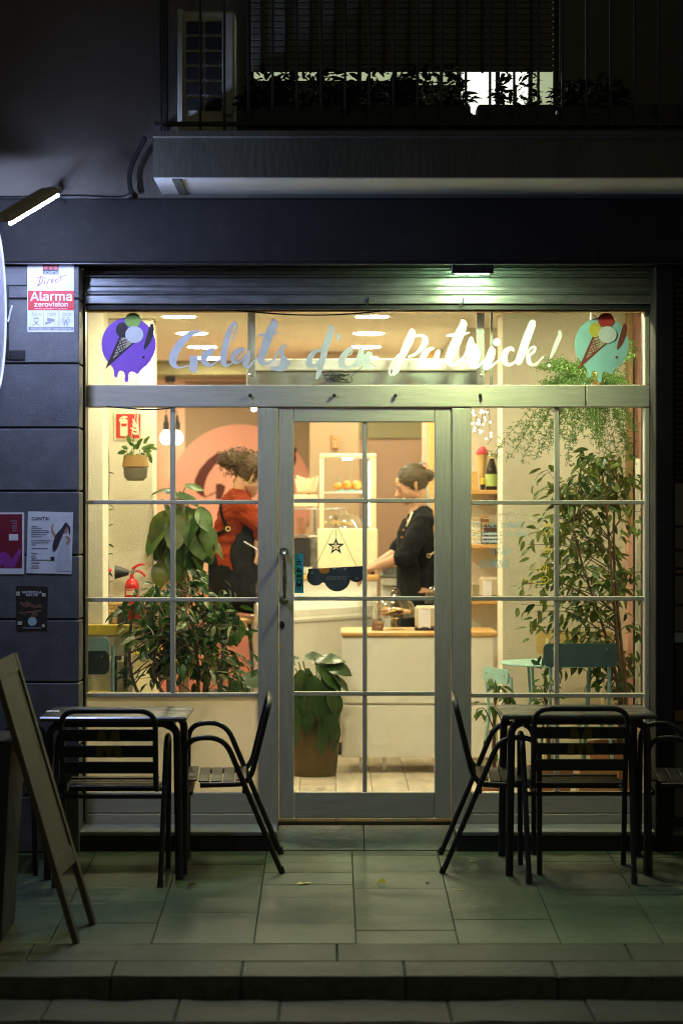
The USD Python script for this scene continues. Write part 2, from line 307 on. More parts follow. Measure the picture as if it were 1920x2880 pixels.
# ---------------------------------------------------------------- ground
YK = -2.16                                   # back of the kerb
struct('ground_bed', trimesh.Trimesh([[-60, -.2, -.03], [60, -.2, -.03], [60, YK, gz(YK) - .012], [-60, YK, gz(YK) - .012]], [[0, 2, 1], [0, 3, 2]]), 'mortar')
pav = struct('pavement', bx(-60, 60, -.2, .0, -.04, -.004), 'mortar'); org[pav] = np.eye(4)
def slab(x0, x1, y0, y1):
    m = bx(x0 + .0015, x1 - .0015, y0 + .0015, y1 - .0015, -.03, rng.uniform(-.0012, .0012), .0018)
    v = m.vertices.copy(); v[:, 2] += SL * (v[:, 1] + .27) * (v[:, 1] < -.27); m.vertices = v; return m
W = .405; X0 = -.305
for c in range(-6, 7):
    x0 = X0 + c * W
    if c == 0: ys = [YG(v) for v in (2426, 2455, 2489, 2524, 2597)]
    elif c == 1: ys = [YG(v) for v in (2407, 2501, 2576, 2618)]
    else:
        ys, y = [], -.25 - rng.uniform(.1, .4)
        while y > YK + .12: ys.append(y); y -= rng.choice((.33, .33, .4, .64))
    ys = [-.2] + sorted(ys, reverse=True) + [YK]
    for a, b in zip(ys[:-1], ys[1:]):
        obj('paving_slab', slab(x0, x0 + W, b, a), f'paving_{rng.randrange(4)}', pav)
kerb = struct('kerb', bx(-60, 60, -2.64, YK, gz(YK) - .3, gz(YK) - .05), 'mortar'); org[kerb] = np.eye(4)
def slope_box(x0, x1, y0, y1, drop, b, jit=0):
    m = bx(x0, x1, y0, y1, -drop, 0, b); v = m.vertices.copy()
    v[:, 2] += SL * (v[:, 1] + .27); m.vertices = v; return m
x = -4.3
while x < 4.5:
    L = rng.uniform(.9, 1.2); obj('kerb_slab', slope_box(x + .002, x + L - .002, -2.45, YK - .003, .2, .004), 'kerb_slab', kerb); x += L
x = -4.1
while x < 4.5:
    L = rng.uniform(.45, .8); m = arr(M4.hull_points(np.array(slope_box(x + .0012, x + L - .0012, -2.70, -2.454, .2, .005).vertices)))
    m = m.subdivide().subdivide(); v = m.vertices.copy(); v += (meshkit.fbm(v * 22, 3, 5)[:, None] - .5) * np.array([0, .010, .008]); m.vertices = v
    obj('kerb_stone', m, 'granite', kerb, smooth=40); x += L
zr = gz(-2.7) - .075
gut = struct('gutter', bx(-60, 60, -3.16, -2.715, zr - .2, zr - .012), 'mortar'); org[gut] = np.eye(4)
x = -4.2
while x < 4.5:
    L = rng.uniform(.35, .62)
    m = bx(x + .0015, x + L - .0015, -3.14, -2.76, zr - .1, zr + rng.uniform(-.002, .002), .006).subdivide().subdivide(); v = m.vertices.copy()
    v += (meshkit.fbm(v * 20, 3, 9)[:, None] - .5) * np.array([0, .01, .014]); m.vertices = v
    obj('gutter_stone', m, 'granite_shaded', gut, smooth=40); x += L
struct('road', trimesh.Trimesh([[-120, -3.15, zr - .008], [120, -3.15, zr - .008], [120, -120, zr - .02], [-120, -120, zr - .02]], [[0, 2, 1], [0, 3, 2]]), 'asphalt')

# ---------------------------------------------------------------- building outside
YP = -.26
def in_px(y, *v): return [X(a, y) for a in v]
pil = thing('stone_pillar', 'grey stone clad pillar carrying alarm sign and posters left of the shop window', 'pillar', (X(100, YP), YP, 0))
xr = X(222, YP)
obj('core', bx(-3.0, xr - .012, YP + .012, .3, -.05, 2.79, 0), 'joint', pil)
zj = [0.0] + sorted(Z(v, YP) for v in (2240, 2100, 1920, 1743, 1562, 1381, 1203, 1022, 840)) + [2.79]
for i, (a, b) in enumerate(zip(zj[:-1], zj[1:])):
    obj('cladding_panel', bx(-1.9, xr, YP + rng.uniform(0, .002), .02, a + .004, b - .004, .004), ('stone_clad', 'stone_clad_b')[i % 2], pil)
    obj('cladding_panel', bx(-3.0, -1.906, YP + rng.uniform(0, .002), .02, a + .004, b - .004, .004), ('stone_clad_b', 'stone_clad')[i % 2], pil)
fas = thing('fascia_beam', 'long dark painted fascia beam above the shop shutter', 'beam', (0, -.3, 2.8))
obj('board', bx(-3.2, 3.2, -.30, -.02, 2.796, 3.10, .006), 'fascia', fas)
obj('drip_edge', bx(-3.2, 3.2, -.306, -.27, 2.788, 2.795, .002), 'dark_metal', fas)
upw = thing('upper_facade', 'dark upper storey wall with brown plaster behind the balcony', 'wall', (0, -.2, 3.1))
obj('plaster_field', bx(-3.2, X(700, -.2), -.24, .1, 3.103, 6.5, 0), 'plaster_brown', upw)
obj('plaster_field', bx(X(1570, -.2), 3.2, -.24, .1, 3.103, 6.5, 0), 'plaster_dark', upw)
obj('plaster_field', bx(X(700, -.2), X(1570, -.2), -.24, .1, 4.15, 6.5, 0), 'plaster_dark', upw)
obj('plaster_field', bx(X(700, -.2), X(1570, -.2), -.24, .1, 3.103, 3.32, 0), 'plaster_dark', upw)

# neighbour to the right
nei = thing('neighbour_shopfront', 'unlit dark neighbouring shopfront at the right edge of the picture', 'shopfront', (1.75, -.1, 0))
obj('pillar', bx(X(1843, -.24), X(1893, -.24), -.24, .3, 0, 2.79, .004), 'fascia', nei)
obj('backing', bx(X(1893, -.1) + .002, 3.2, -.08, .1, .0, 2.79, 0), 'black_plastic', nei)
for a, b, mm, d in ((1360, 1478, 'concrete_grey', -.10), (1484, 1545, 'grey_box', -.09), (1552, 1596, 'grey_box', -.09), (1604, 1612, 'wood_brown', -.11), (1620, 1700, 'grey_box', -.09), (1706, 1776, 'grey_box', -.09),
                    (1780, 1808, 'pale_blue', -.10), (1812, 1990, 'black_plastic', -.09), (1998, 2030, 'wood_brown', -.12), (2036, 2300, 'grey_box', -.085)):
    obj('panel', bx(X(1896, d), 3.2, d, d + .02, Z(b, d), Z(a, d), .003), mm, nei)
for v in range(744, 1350, 16):
    obj('shutter_slat', bx(X(1896, -.1), 3.2, -.10, -.08, Z(v + 14, -.1), Z(v, -.1), .004), 'black_plastic', nei)

# balcony
bal = thing('balcony', 'dark balcony slab with pale underside, railing and planters above the shop', 'balcony', (.6, -.5, 3.12))
xb = -.80
prof = [(-.84, 3.125), (-.84, 3.30), (-.865, 3.305), (-.865, 3.33), (-.25, 3.33), (-.25, 3.125)]
sl = ext(Polygon(prof), 4.2); v = sl.vertices; sl.vertices = np.stack([xb + v[:, 2], v[:, 0], v[:, 1]], 1); sl.fix_normals()
obj('slab', sl, 'balcony_paint', bal)
obj('underside', bx(xb + .004, 3.4, -.838, -.305, 3.118, 3.1245, .001), 'soffit_white', bal)
obj('soffit_batten', bx(xb + .085, xb + .125, -.837, -.31, 3.113, 3.118, .001), 'balcony_paint', bal)
yr = -.80
for i in range(28):
    x = X(700, yr) + i * .109 - .22
    obj('railing_bar', tube([(x, yr, 3.33), (x, yr, 4.28)], .007, 6), 'black_metal', bal)
for z in (3.37, 4.28):
    obj('rail', bx(xb, 3.4, yr - .012, yr + .012, z - .01, z + .01, .003), 'black_metal', bal)
for i in range(3):
    y = -.75 + .2 * i
    obj('railing_bar', tube([(xb + .03, y, 3.33), (xb + .03, y, 4.28)], .007, 6), 'black_metal', bal)
for a, b in ((690, 962), (978, 1322), (1340, 1560), (1568, 1920)):
    pl = obj('planter', bx(X(a, -.72), X(b, -.72), -.76, -.60, 3.36, Z(296, -.72), .01), 'black_plastic', bal)
obj('planter_tray', bx(X(690, -.74), X(1920, -.74), -.775, -.62, 3.335, Z(324, -.74), .006), 'black_plastic', bal)
# fallen-open roller blind over the upper floor
bl = thing('balcony_blind', 'grey green roller blind let down in front of the lit upstairs window', 'blind', (X(1100, -.5), -.5, 3.7))
z0 = Z(200, -.62); z = z0
while z < Z(-60, -.62):
    obj('slat', bx(X(706, -.62), X(1556, -.62), -.625, -.612, z, z + .027, .004), 'blind_green', bl); z += .029
obj('lining', bx(X(708, -.62), X(1554, -.62), -.611, -.606, z0, z, 0), 'blind_green', bl)  # unseen backing added to stop window light showing between the slats
for px in range(735, 1556, 69):
    obj('cord', tube([(X(px, -.63), -.632, z0 - .01), (X(px, -.63), -.632, z)], .006, 5), 'black_plastic', bl)
uw = thing('upstairs_window', 'lit upstairs balcony window glowing pale behind plants and railing bars', 'window', (X(1100, -.2), -.2, 3.3))
yw = -.17
edges = [708, 820, 905, 1010, 1110, 1290, 1398, 1490, 1560]
mats = ['room_dim', 'room_dim', 'room_dim', 'room_dim', 'room_dim', 'room_bright', 'room_bright', 'room_dim']
for a, b, mm in zip(edges[:-1], edges[1:], mats):
    obj('lit_pane', bx(X(a + 5, yw), X(b - 5, yw), yw, yw + .01, 3.36, 4.13, 0), mm, uw)
for e in edges:
    obj('mullion', bx(X(e - 6, yw), X(e + 6, yw), yw - .03, yw + .02, 3.33, 4.15, .004), 'black_plastic', uw)
obj('curtain', bx(X(1112, yw), X(1286, yw), yw - .02, yw - .012, 3.36, Z(240, yw), .001), 'blind_green', uw)
obj('curtain', bx(X(712, yw), X(1105, yw), yw - .02, yw - .012, 3.36, Z(228, yw), .001), 'blind_green', uw)

def leaf(L, Wd, fold=.25, curl=.3, n=6):
    "leaf blade along +x, face up"
    V, F = [], []
    for i in range(n + 1):
        t = i / n; w = Wd / 2 * math.sin(math.pi * min(1, t * .92 + .05)) ** .8 * (1 - .25 * t) if i < n else 0
        z = -curl * L * t * t
        q = .05 * Wd * math.sin(t * 9 + curl * 20) * (w > 0)
        V += [(L * t, 0, z), (L * t, w, z + fold * w + q), (L * t, -w, z + fold * w - q)]
    for i in range(n):
        a, b = 3 * i, 3 * i + 3
        F += [(a, b, b + 1), (a, b + 1, a + 1), (a, b + 2, b), (a, a + 2, b + 2)]
    return np.array(V), np.array(F)
LEAVES = [leaf(1, .46, .25, c) for c in (.1, .25, .45)]
def put_leaf(p, d, L, roll=0., kind=None, wide=1.):
    V, F = LEAVES[kind if kind is not None else rng.randrange(3)]
    d = np.array(d, float); d /= np.linalg.norm(d)
    s = np.cross([0, 0, 1.], d); s = s / np.linalg.norm(s) if np.linalg.norm(s) > .05 else np.array([1., 0, 0])
    u = np.cross(d, s); c, q = math.cos(roll), math.sin(roll)
    s, u = c * s + q * u, c * u - q * s
    return trimesh.Trimesh(np.array(p) + L * (V[:, :1] * d + V[:, 1:2] * wide * s + V[:, 2:] * u), F, process=False)

def bush(name, label, c, rx, rz, n, matn, L, group=None, stem=None):
    t = thing(name, label, 'plant', c, 0, group)
    ls = []
    for i in range(n):
        a, b = rng.uniform(0, 2 * math.pi), rng.uniform(-.2, 1)
        r = rng.uniform(.3, 1) ** .5
        p = np.array(c) + np.array([math.cos(a) * rx * r * math.sqrt(1 - max(b, 0) ** 2 * .8), math.sin(a) * .09 * r, b * rz * r])
        ls.append(put_leaf(p, (math.cos(a) + rng.gauss(0, .4), rng.gauss(0, .6), rng.gauss(.2, .5)), L * rng.uniform(.7, 1.2), rng.uniform(-1, 1)))
    meta(stage.GetPrimAtPath(obj('foliage', cat(ls), matn, t)), kind='stuff')
    for dx in (-.08 * rx / .2, 0, .08 * rx / .2): obj('stem', tube([np.array(c) + (dx, 0, -.05), np.array(c) + (dx * 1.6, .0, rz * .6)], .005, 5), 'twig', t)
zt = Z(296, -.68)
for (px, w, h, lb) in ((745, .10, .13, 'small loose dark plant at the left end of the balcony planters'), (870, .20, .17, 'wide bushy dark plant in the left balcony planter'), (1060, .19, .16, 'low mounded dark plant left of the middle balcony planter'),
                       (1215, .18, .19, 'tallest domed dark plant in the middle balcony planter'), (1450, .11, .16, 'leafy dark plant against the bright right end of the upstairs window'), (1660, .18, .12, 'barely visible plant in the rightmost balcony planter')):
    bush('balcony_plant', lb, (X(px, -.68), -.68, zt), w, h, 330 if px != 1450 else 130, 'leaf_night', .05, 'plants in the balcony planters')
# air conditioner on balcony
ac = thing('air_conditioner', 'tall pale outdoor unit with a black grid grille on the balcony', 'air conditioner', (X(582, -.5), -.5, 3.33))
ya = -.62
obj('case', bx(X(508, ya), X(660, ya), ya + .012, ya + .2, 3.33, Z(28, ya), .012), 'ac_white', ac)
obj('side_panel', bx(X(500, ya), X(514, ya), ya - .006, ya + .19, 3.34, Z(24, ya), .003), 'ac_white', ac)
obj('frame', bx(X(626, ya), X(655, ya), ya - .004, ya + .01, Z(322, ya), Z(35, ya), .004), 'ac_white', ac)
for r in range(6):
    for c in range(2):
        obj('grille_cell', bx(X(524 + c * 52, ya), X(570 + c * 52, ya), ya + .002, ya + .0118, Z(58 + 43 * r + 36, ya), Z(58 + 43 * r, ya), .004), 'seal_black', ac)
cable = thing('facade_cable', 'thick dark cable looping down beside the balcony and along the wall', 'cable', (-1, -.3, 3.2))
obj('loop', tube([P(408, 385, -.40), P(396, 410, -.38), P(375, 450, -.34), P(364, 490, -.32), P(366, 525, -.315), P(372, 545, -.31)], .012, 7, smooth=5), 'black_plastic', cable)
obj('run', tube([P(372, 548, -.27), P(330, 560, -.265), P(200, 556, -.265), P(60, 560, -.265), P(-200, 560, -.265)], .016, 7, smooth=4), 'black_plastic', cable)

# projecting sign and its floodlight
sg = thing('projecting_sign', 'round white projecting sign seen almost edge on at the left picture edge', 'sign', (-1.56, -.75, 2.5))
zc = Z(868, -.75)
def ydisc(r, x0, x1, c, n=40):
    m = trimesh.creation.cylinder(r, x1 - x0, sections=n); m.apply_transform(trimesh.transformations.rotation_matrix(math.pi / 2, [0, 1, 0]))
    m.apply_translation(((x0 + x1) / 2, c[0], c[1])); return m
obj('face', ydisc(.375, -1.575, -1.530, (-.75, zc), 48), 'sign_acrylic', sg)
rim = [(-1.528, -.75 + .385 * math.cos(a), zc + .385 * math.sin(a)) for a in np.linspace(0, 2 * math.pi, 49)]
obj('rim', tube(rim, .008, 6), 'white_gloss', sg)
for py0, py1 in ((768, 800), (1000, 1012)):
    obj('bracket_arm', bx(-1.57, -1.545, -.42, YP + .001, Z(py1, -.35), Z(py0, -.35), .003), 'dark_metal', sg)
obj('wall_plate', bx(X(16, YP), X(75, YP), YP - .008, YP - .002, Z(802, YP), Z(768, YP), .002), 'stone_clad', sg)
obj('wall_plate', bx(X(10, YP), X(26, YP), YP - .010, YP - .002, Z(1010, YP), Z(803, YP), .002), 'dark_metal', sg)
obj('wall_plate', bx(X(26, YP), X(72, YP), YP - .008, YP - .002, Z(1012, YP), Z(985, YP), .002), 'dark_metal', sg)
obj('power_lead', tube([P(28, 880, -.3), P(34, 860, -.31), P(26, 890, -.29), P(22, 905, -.30)], .005, 6, smooth=4), 'white_gloss', sg)
fl = thing('sign_floodlight', 'slim floodlight arm with a glowing bluish tube over the projecting sign', 'lamp', tuple(P(120, 560, -.34)))
A, B = P(138, 545, -.78), P(-4, 630, -1.15)

hood = np.array([0, 0, .022])
d = (B - A) / np.linalg.norm(B - A); s = np.cross(d, [0, 0, 1]); s /= np.linalg.norm(s); u = np.cross(s, d); u = u if u[2] > 0 else -u
obj('tube', tube([A * .97 + B * .03 - s * .052 - u * .004, A * .03 + B * .97 - s * .052 - u * .004], .0085, 8), 'sign_tube', fl)
pts = [p + s * a + u * b for p in (A, B) for a, b in ((-.072, .010), (.06, .010), (-.05, .030), (.035, .030))]
obj('hood', M4.hull_points(np.array(pts)), 'sand_paint', fl)
obj('arm', tube([A + u * .02, P(158, 526, -.5), P(165, 530, -.262)], .012, 7), 'steel', fl)
obj('stay', tube([A, P(165, 560, -.36), P(200, 576, -.262)], .004, 6), 'steel', fl)
obj('end_block', bx(X(150, -.4), X(172, -.4), -.42, -.36, Z(540, -.4), Z(520, -.4), .004), 'dark_metal', fl)

# signs and posters on the pillar
yf = YP - .0015
al = thing('alarm_sign', 'red and white alarm company sign at the top of the stone pillar', 'sign', tuple(P(143, 836, yf)))
obj('plate', decal(rrect(77, 738, 208, 934, 4), yf, .003), 'paper_white', al)
y2 = yf - .0035
obj('logo_box', decal(sbox(121, 745, 165, 771), y2), 'ink_navy', al)
for c in (129, 143, 157): obj('logo_dot', decal(disc_poly(c, 752, 6.2), y2 - .001), 'ink_red', al)
obj('company_name', txt('SECURITAS', 122, 164, 762, 770, y2 - .001), 'paper_white', al)
script = [[(106, 781, 2.5), (117, 777, 2), (121, 784, 2.5), (116, 796, 2.5), (104, 804, 2)], [(114, 780, 2.5), (108, 803, 2.5)], [(127, 787, 2), (125, 797, 2)], [(133, 797, 2), (136, 787, 2), (142, 786, 1.5)],
          [(143, 792, 2), (150, 788, 2), (147, 785, 2), (144, 792, 2), (150, 795, 1.5)], [(163, 784, 2), (157, 786, 2), (157, 793, 2), (164, 791, 1.5)], [(172, 776, 2.2), (168, 790, 2)], [(163, 780, 1.5), (187, 773, 1.5)], [(125, 781, 2), (128, 780, 2)]]
obj('brand_script', decal(unary_union([stroke(s) for s in script]), y2), 'ink_violet', al)
obj('red_band', decal(sbox(79, 817, 208, 872), y2), 'ink_red', al)
obj('lettering', txt('Alarma', 85, 203, 820, 846, y2 - .001, bold=True), 'paper_white', al)
obj('lettering', txt('zerovision', 96, 191, 848, 862, y2 - .001, bold=True), 'paper_white', al)
obj('lettering', txt('IMPIDE LA VISIÓN AL INTRUSO', 97, 190, 865, 869, y2 - .001), 'paper_white', al)
for i, (a, w2_) in enumerate((('Aviso', 'Policía 24h'), ('Grabación', 'de imágenes'), ('Alarma', 'con sirena'))):
    x0 = 81 + i * 42.5
    obj('caption', txt(a, x0 + 8, x0 + 34, 878, 884, y2), 'ink_grey', al); obj('caption', txt(w2_, x0 + 8, x0 + 34, 885, 888, y2), 'ink_grey', al)
    if i: obj('divider', decal(sbox(x0 - .7, 875, x0 + .7, 917), y2), 'ink_grey', al)
ic = [unary_union([disc_poly(102, 900, 6, 8).difference(disc_poly(102, 899, 4.5, 6)), Polygon([(97, 904), (107, 904), (102, 912)]), Polygon([(92, 916), (102, 910), (112, 916), (112, 914), (102, 907), (92, 914)]), sbox(95, 893, 109, 896)]),
      unary_union([Polygon([(133, 893), (153, 897), (153, 905), (132, 902)]), Polygon([(127, 906), (140, 903), (146, 907), (127, 913)])]),
      unary_union([Polygon([(183, 898), (187, 898), (191, 916), (188, 916), (185, 903), (182, 916), (179, 916)])] + [disc_poly(185, 901, r + 1.5).difference(disc_poly(185, 901, r)).difference(sbox(181, 880, 189, 925)) for r in (6, 10)])]
for g in ic: obj('pictogram', decal(g, y2), 'ink_grey', al)
obj('phone_strip', decal(sbox(80, 919, 207, 928), y2), 'ink_grey', al)
obj('lettering', txt('902 200 200   www.alarma', 88, 200, 921, 927, y2 - .001), 'paper_white', al)
po = thing('singing_poster', 'white poster headed CANTA with a singer in a pale dress', 'poster', tuple(P(142, 1527, yf)))
obj('sheet', decal(Polygon([(79, 1438), (206, 1441), (201, 1615), (74, 1612)]), yf, .0012), 'paper_white', po)
y3 = yf - .0018
obj('title', txt('CANTA!', 89, 139, 1454, 1463, y3, bold=True), 'ink_dark', po)
for v, a, b in [(1479, 88, 104), (1485, 88, 118), (1491, 88, 136), (1496, 88, 140), (1502, 88, 132), (1508, 88, 117), (1519, 88, 142), (1525, 88, 137), (1531, 88, 100), (1541, 88, 135), (1555, 88, 106), (1562, 88, 100), (1568, 88, 103), (1574, 88, 142), (1582, 88, 112), (1590, 88, 108), (1596, 88, 110)]:
    obj('text_line', decal(sbox(a, v, b, v + 2), y3), 'ink_grey', po)
obj('dark_square', decal(sbox(142, 1566, 153, 1577), y3), 'ink_dark', po)
obj('singer_dress', decal(Polygon([(172, 1508), (186, 1505), (194, 1540), (200, 1608), (156, 1606), (163, 1550), (166, 1525)]), y3), 'dress', po)
obj('singer_arm', decal(unary_union([stroke([(168, 1512, 7), (152, 1502, 6), (146, 1487, 5), (149, 1474, 4)]), stroke([(188, 1510, 8), (195, 1518, 7), (189, 1530, 6)]), disc_poly(183, 1488, 8, 11)]), y3 - .0009), 'skin', po)
obj('singer_hair', decal(unary_union([stroke([(186, 1474, 9), (178, 1487, 9), (164, 1510, 18), (155, 1535, 15), (152, 1545, 8)]), stroke([(184, 1473, 6), (194, 1484, 6), (195, 1500, 4)])]), y3 - .0018), 'ink_dark', po)
mp = thing('maroon_poster', 'dark maroon poster in a white border at the left picture edge', 'poster', tuple(P(20, 1527, yf)))
obj('sheet', decal(sbox(-60, 1441, 68, 1615), yf, .0012), 'paper_white', mp)
obj('print', decal(sbox(-56, 1446, 62, 1597), y3), 'paper_maroon', mp)
obj('glow_shape', decal(stroke([(-20, 1590, 30), (10, 1570, 34), (30, 1590, 24), (55, 1550, 10)]).intersection(sbox(-50, 1500, 61, 1596)), y3 - .0009), 'ink_violet', mp)
for v, a, b in ((1464, 28, 48), (1471, 34, 48), (1478, 34, 48), (1484, 34, 48), (1491, 36, 48)): obj('text_line', decal(sbox(a, v, b, v + 2.5), y3 - .0009), 'ink_grey', mp)
obj('text_box', decal(sbox(25, 1502, 51, 1520), y3 - .0009), 'paper_white', mp)
dp = thing('gym_poster', 'small dark photo poster reading MATRICULA GRATIS near the pillar foot', 'poster', tuple(P(90, 1712, yf)))
obj('sheet', decal(Polygon([(45, 1648), (135, 1650), (132, 1770), (46, 1772)]), yf, .0012), 'paper_dark', dp)
obj('title', txt('MATRICULA', 62, 117, 1662, 1669, y3, bold=True), 'paper_white', dp); obj('title', txt('GRATIS', 73, 106, 1670, 1677, y3, bold=True), 'paper_white', dp)
blob = [stroke([(rng.uniform(55, 120), v := rng.uniform(1683, 1735), rng.uniform(3, 9)), (rng.uniform(60, 120), v + rng.uniform(4, 14), 4)]) for _ in range(12)]
obj('photo_figures', decal(unary_union(blob), y3), 'ink_brown', dp)
obj('round_badge', decal(disc_poly(91, 1748, 12.5), y3 - .0009), 'pale_blue', dp)
obj('text_line', decal(sbox(65, 1765, 116, 1768), y3), 'ink_grey', dp)
for g in ((46, 1664, 10, 12), (118, 1668, 10, 10), (50, 1748, 12, 10), (118, 1756, 8, 8)): obj('adhesive_tape', decal(sbox(g[0], g[1], g[0] + g[2], g[1] + g[3]), y3 - .0009), 'tape', dp)

# ---------------------------------------------------------------- shutter, wall lamp
sh = thing('roller_shutter', 'rolled up grey metal shutter between fascia and transom glass', 'roller shutter', (0, -.08, 2.7))
ys = -.08
xa, xz = X(232, ys), X(1846, ys)
for (a, b, dy) in ((742, 757, .035), (758, 772, .02), (773, 778, .0), (779, 827, .014), (829, 854, 0.)):
    obj('slat' if b < 829 else 'bottom_bar', bx(xa, xz, ys + dy, ys + .06, Z(b, ys), Z(a, ys), .005), 'shutter', sh)
obj('rib', cat([tube([(xa, ys + .012, Z(v, ys)), (xz, ys + .012, Z(v, ys))], .006, 8) for v in (803, 818)]), 'shutter', sh, smooth=True)
obj('seal', bx(xa, xz, ys + .02, ys + .05, Z(869, ys), Z(854, ys), .002), 'seal_black', sh)
for px in (1038, 1303): obj('catch', tube([P(px, 838, ys - .004), P(px - 2, 850, ys - .010), P(px - 8, 858, ys - .006)], .005, 6), 'seal_black', sh)
for a, b in ((222, 241), (1836, 1846)):
    obj('guide_channel', bx(X(a, -.06) if a < 900 else X(1815, .05) + .065, X(b, -.06) if a < 900 else X(1846, -.06), -.07, -.005, .12, 2.74, .003), 'dark_metal', sh)
wl = thing('wall_lamp', 'small black lamp under the fascia throwing greenish white light down the shutter', 'lamp', tuple(P(1329, 750, -.35)))
yl = -.388
obj('housing', bx(X(1270, yl), X(1388, yl), yl, yl + .080, Z(764, yl), Z(743, yl), .004), 'black_plastic', wl)
obj('lip', bx(X(1270, yl), X(1388, yl), yl, yl + .004, Z(764, yl) - .0065, Z(764, yl), 0), 'black_plastic', wl)
obj('led_strip', bx(X(1284, yl), X(1374, yl), yl + .006, yl + .030, Z(767, yl), Z(764.3, yl), 0), 'led_red', wl)
obj('led_strip', bx(X(1284, yl), X(1374, yl), yl + .036, yl + .066, Z(767, yl), Z(764.3, yl), 0), 'led_green', wl)

# ---------------------------------------------------------------- shop front joinery
YG_ = .028                                     # glass
fr = thing('shopfront_frame', 'pale timber shopfront frame with wide transom beam and posts', 'shopfront', (0, 0, .12))
ZB = .10
obj('beam', bx(X(242, 0), X(1646, 0) , -.004, .075, Z(1145, 0), Z(1082, 0), .004), 'wood_h', fr)
obj('beam', bx(X(1648, 0), X(1840, 0), -.003, .075, Z(1145, 0), Z(1082, 0), .004), 'wood_h', fr)
obj('post', bx(X(725, 0), X(782, 0), 0, .075, ZB, Z(1146, 0), .004), 'wood_v', fr)
obj('post', bx(X(1271, 0), X(1325, 0), 0, .075, ZB, Z(1146, 0), .004), 'wood_v', fr)
obj('jamb', bx(X(1812, 0), X(1840, 0), 0, .075, ZB, Z(1146, 0), .004), 'wood_v', fr)
obj('jamb', bx(X(1812, 0), X(1840, 0), 0, .075, Z(1081, 0), Z(868, 0), .004), 'wood_v', fr)
obj('head', bx(X(236, 0), X(1840, 0), .01, .075, Z(876, 0), Z(868, 0), .003), 'wood_brown', fr)
obj('head_cover', bx(X(225, 0), X(1846, 0), -.005, .12, Z(868, 0) + .001, 2.79, 0), 'seal_black', fr)
for px in (703, 940, 1112, 1350):
    b_ = obj('bolt', cat([sph(P(px, 1112, -.014), .009, 2, ), tube([P(px, 1112, -.001), P(px, 1112, -.02)], .005, 8)]), 'dark_metal', fr, smooth=True)
tr = thing('transom_window', 'long transom pane over the beam carrying the painted shop name', 'window', (0, YG_, 2.3))
obj('pane', sheet(X(242, YG_), X(1812, YG_), YG_, Z(1081, YG_), Z(876, YG_)), 'pane_glass', tr)
for a, b, yy in ((696, 718, .10), (1340, 1362, .10), (1378, 1386, .14)):
    obj('inner_upright', bx(X(a, yy), X(b, yy), yy, yy + .02, Z(1085 if b > 900 else 1060, yy), 2.73, .002), 'concrete_grey', tr)
for a, b in ((703, 1054), (1352, 1054)):
    obj('fixing_bolt', sph(P(a, b, .095), .008, 1), 'steel', tr)

def lights(parent, xs, zs_, y, glassm='pane_glass', film=None):
    for i in range(len(xs) - 1):
        for j in range(len(zs_) - 1):
            f = film and j == len(zs_) - 2
            if f and i: continue
            a, b = (xs[0], xs[-1]) if f else (xs[i], xs[i + 1])
            obj('frosted_pane' if f else 'pane', sheet(X(a, y), X(b, y), y, Z(zs_[j + 1], y), Z(zs_[j], y)), film if f else glassm, parent)
def window(name, label, l, r, mv, mh, bot, film=None):
    t = thing(name, label, 'window', (X((l + r) / 2, 0), 0, ZB))
    obj('bottom_rail', bx(X(l, 0), X(r, 0), .004, .07, Z(2288, 0), Z(bot, 0), .004), 'wood_h', t)
    obj('sill', bx(X(l, 0), X(r, 0), -.002, .072, ZB, Z(2290, 0), .004), 'wood_h', t)
    c = [l] + [m for m in mv] + [r]
    rows = [1145] + list(mh) + [bot]
    zl = [(a if k == 0 else a + 6, b if k == len(rows) - 2 else b - 6) for k, (a, b) in enumerate(zip(rows[:-1], rows[1:]))]
    for k, h in enumerate(mh):
        obj('glazing_bar', bx(X(l, 0) + .001, X(r, 0) - .001, .006, .05, Z(h + 6, 0), Z(h - 6, 0), .003), 'wood_h', t)
    for k, (a, b) in enumerate(zl):
        if film and k == len(zl) - 1: continue
        for m in mv: obj('glazing_bar', bx(X(m - 7, 0), X(m + 7, 0), .008, .05, Z(b, 0) + .0005, Z(a, 0) - .0005, .003), 'wood_v', t)
    if not film:
        pass
    lights(t, c, rows, YG_, film=film)
    return t
win_l = window('shop_window', 'left shop window with grey glazing bars and a frosted bottom pane', 242, 725, [485], [1412, 1687, 1956], 2230, 'frosted_film')
win_r = window('shop_window', 'right shop window with opening hours lettered on its glass', 1325, 1812, [1566], [1413, 1684, 1957], 2230)
obj('lining', bx(X(232, .06), X(242, .06), .0, .075, ZB, Z(870, .0), .003), 'wood_v', win_l)

door = thing('shop_door', 'glazed timber shop door with long pull handle and open sign', 'door', (X(1025, 0), 0, .12))
zd0, zd1 = Z(2303, 0), Z(1149, 0)
yd = .006
obj('stile', bx(X(785, yd), X(826, yd), yd, .055, zd0, zd1, .004), 'wood_v', door)
obj('stile', bx(X(1222, yd), X(1268, yd), yd, .055, zd0, zd1, .004), 'wood_v', door)
obj('top_rail', bx(X(826, yd) + .001, X(1222, yd) - .001, yd, .055, Z(1187, yd), zd1, .004), 'wood_h', door)
obj('bottom_rail', bx(X(826, yd) + .001, X(1222, yd) - .001, yd, .055, zd0, Z(2229, yd), .004), 'wood_h', door)
hs = [1408, 1684, 1952]
for h in hs: obj('glazing_bar', bx(X(826, yd) + .001, X(1222, yd) - .001, yd + .006, .05, Z(h + 6, yd), Z(h - 6, yd), .003), 'wood_h', door)
rows = [1187] + hs + [2229]
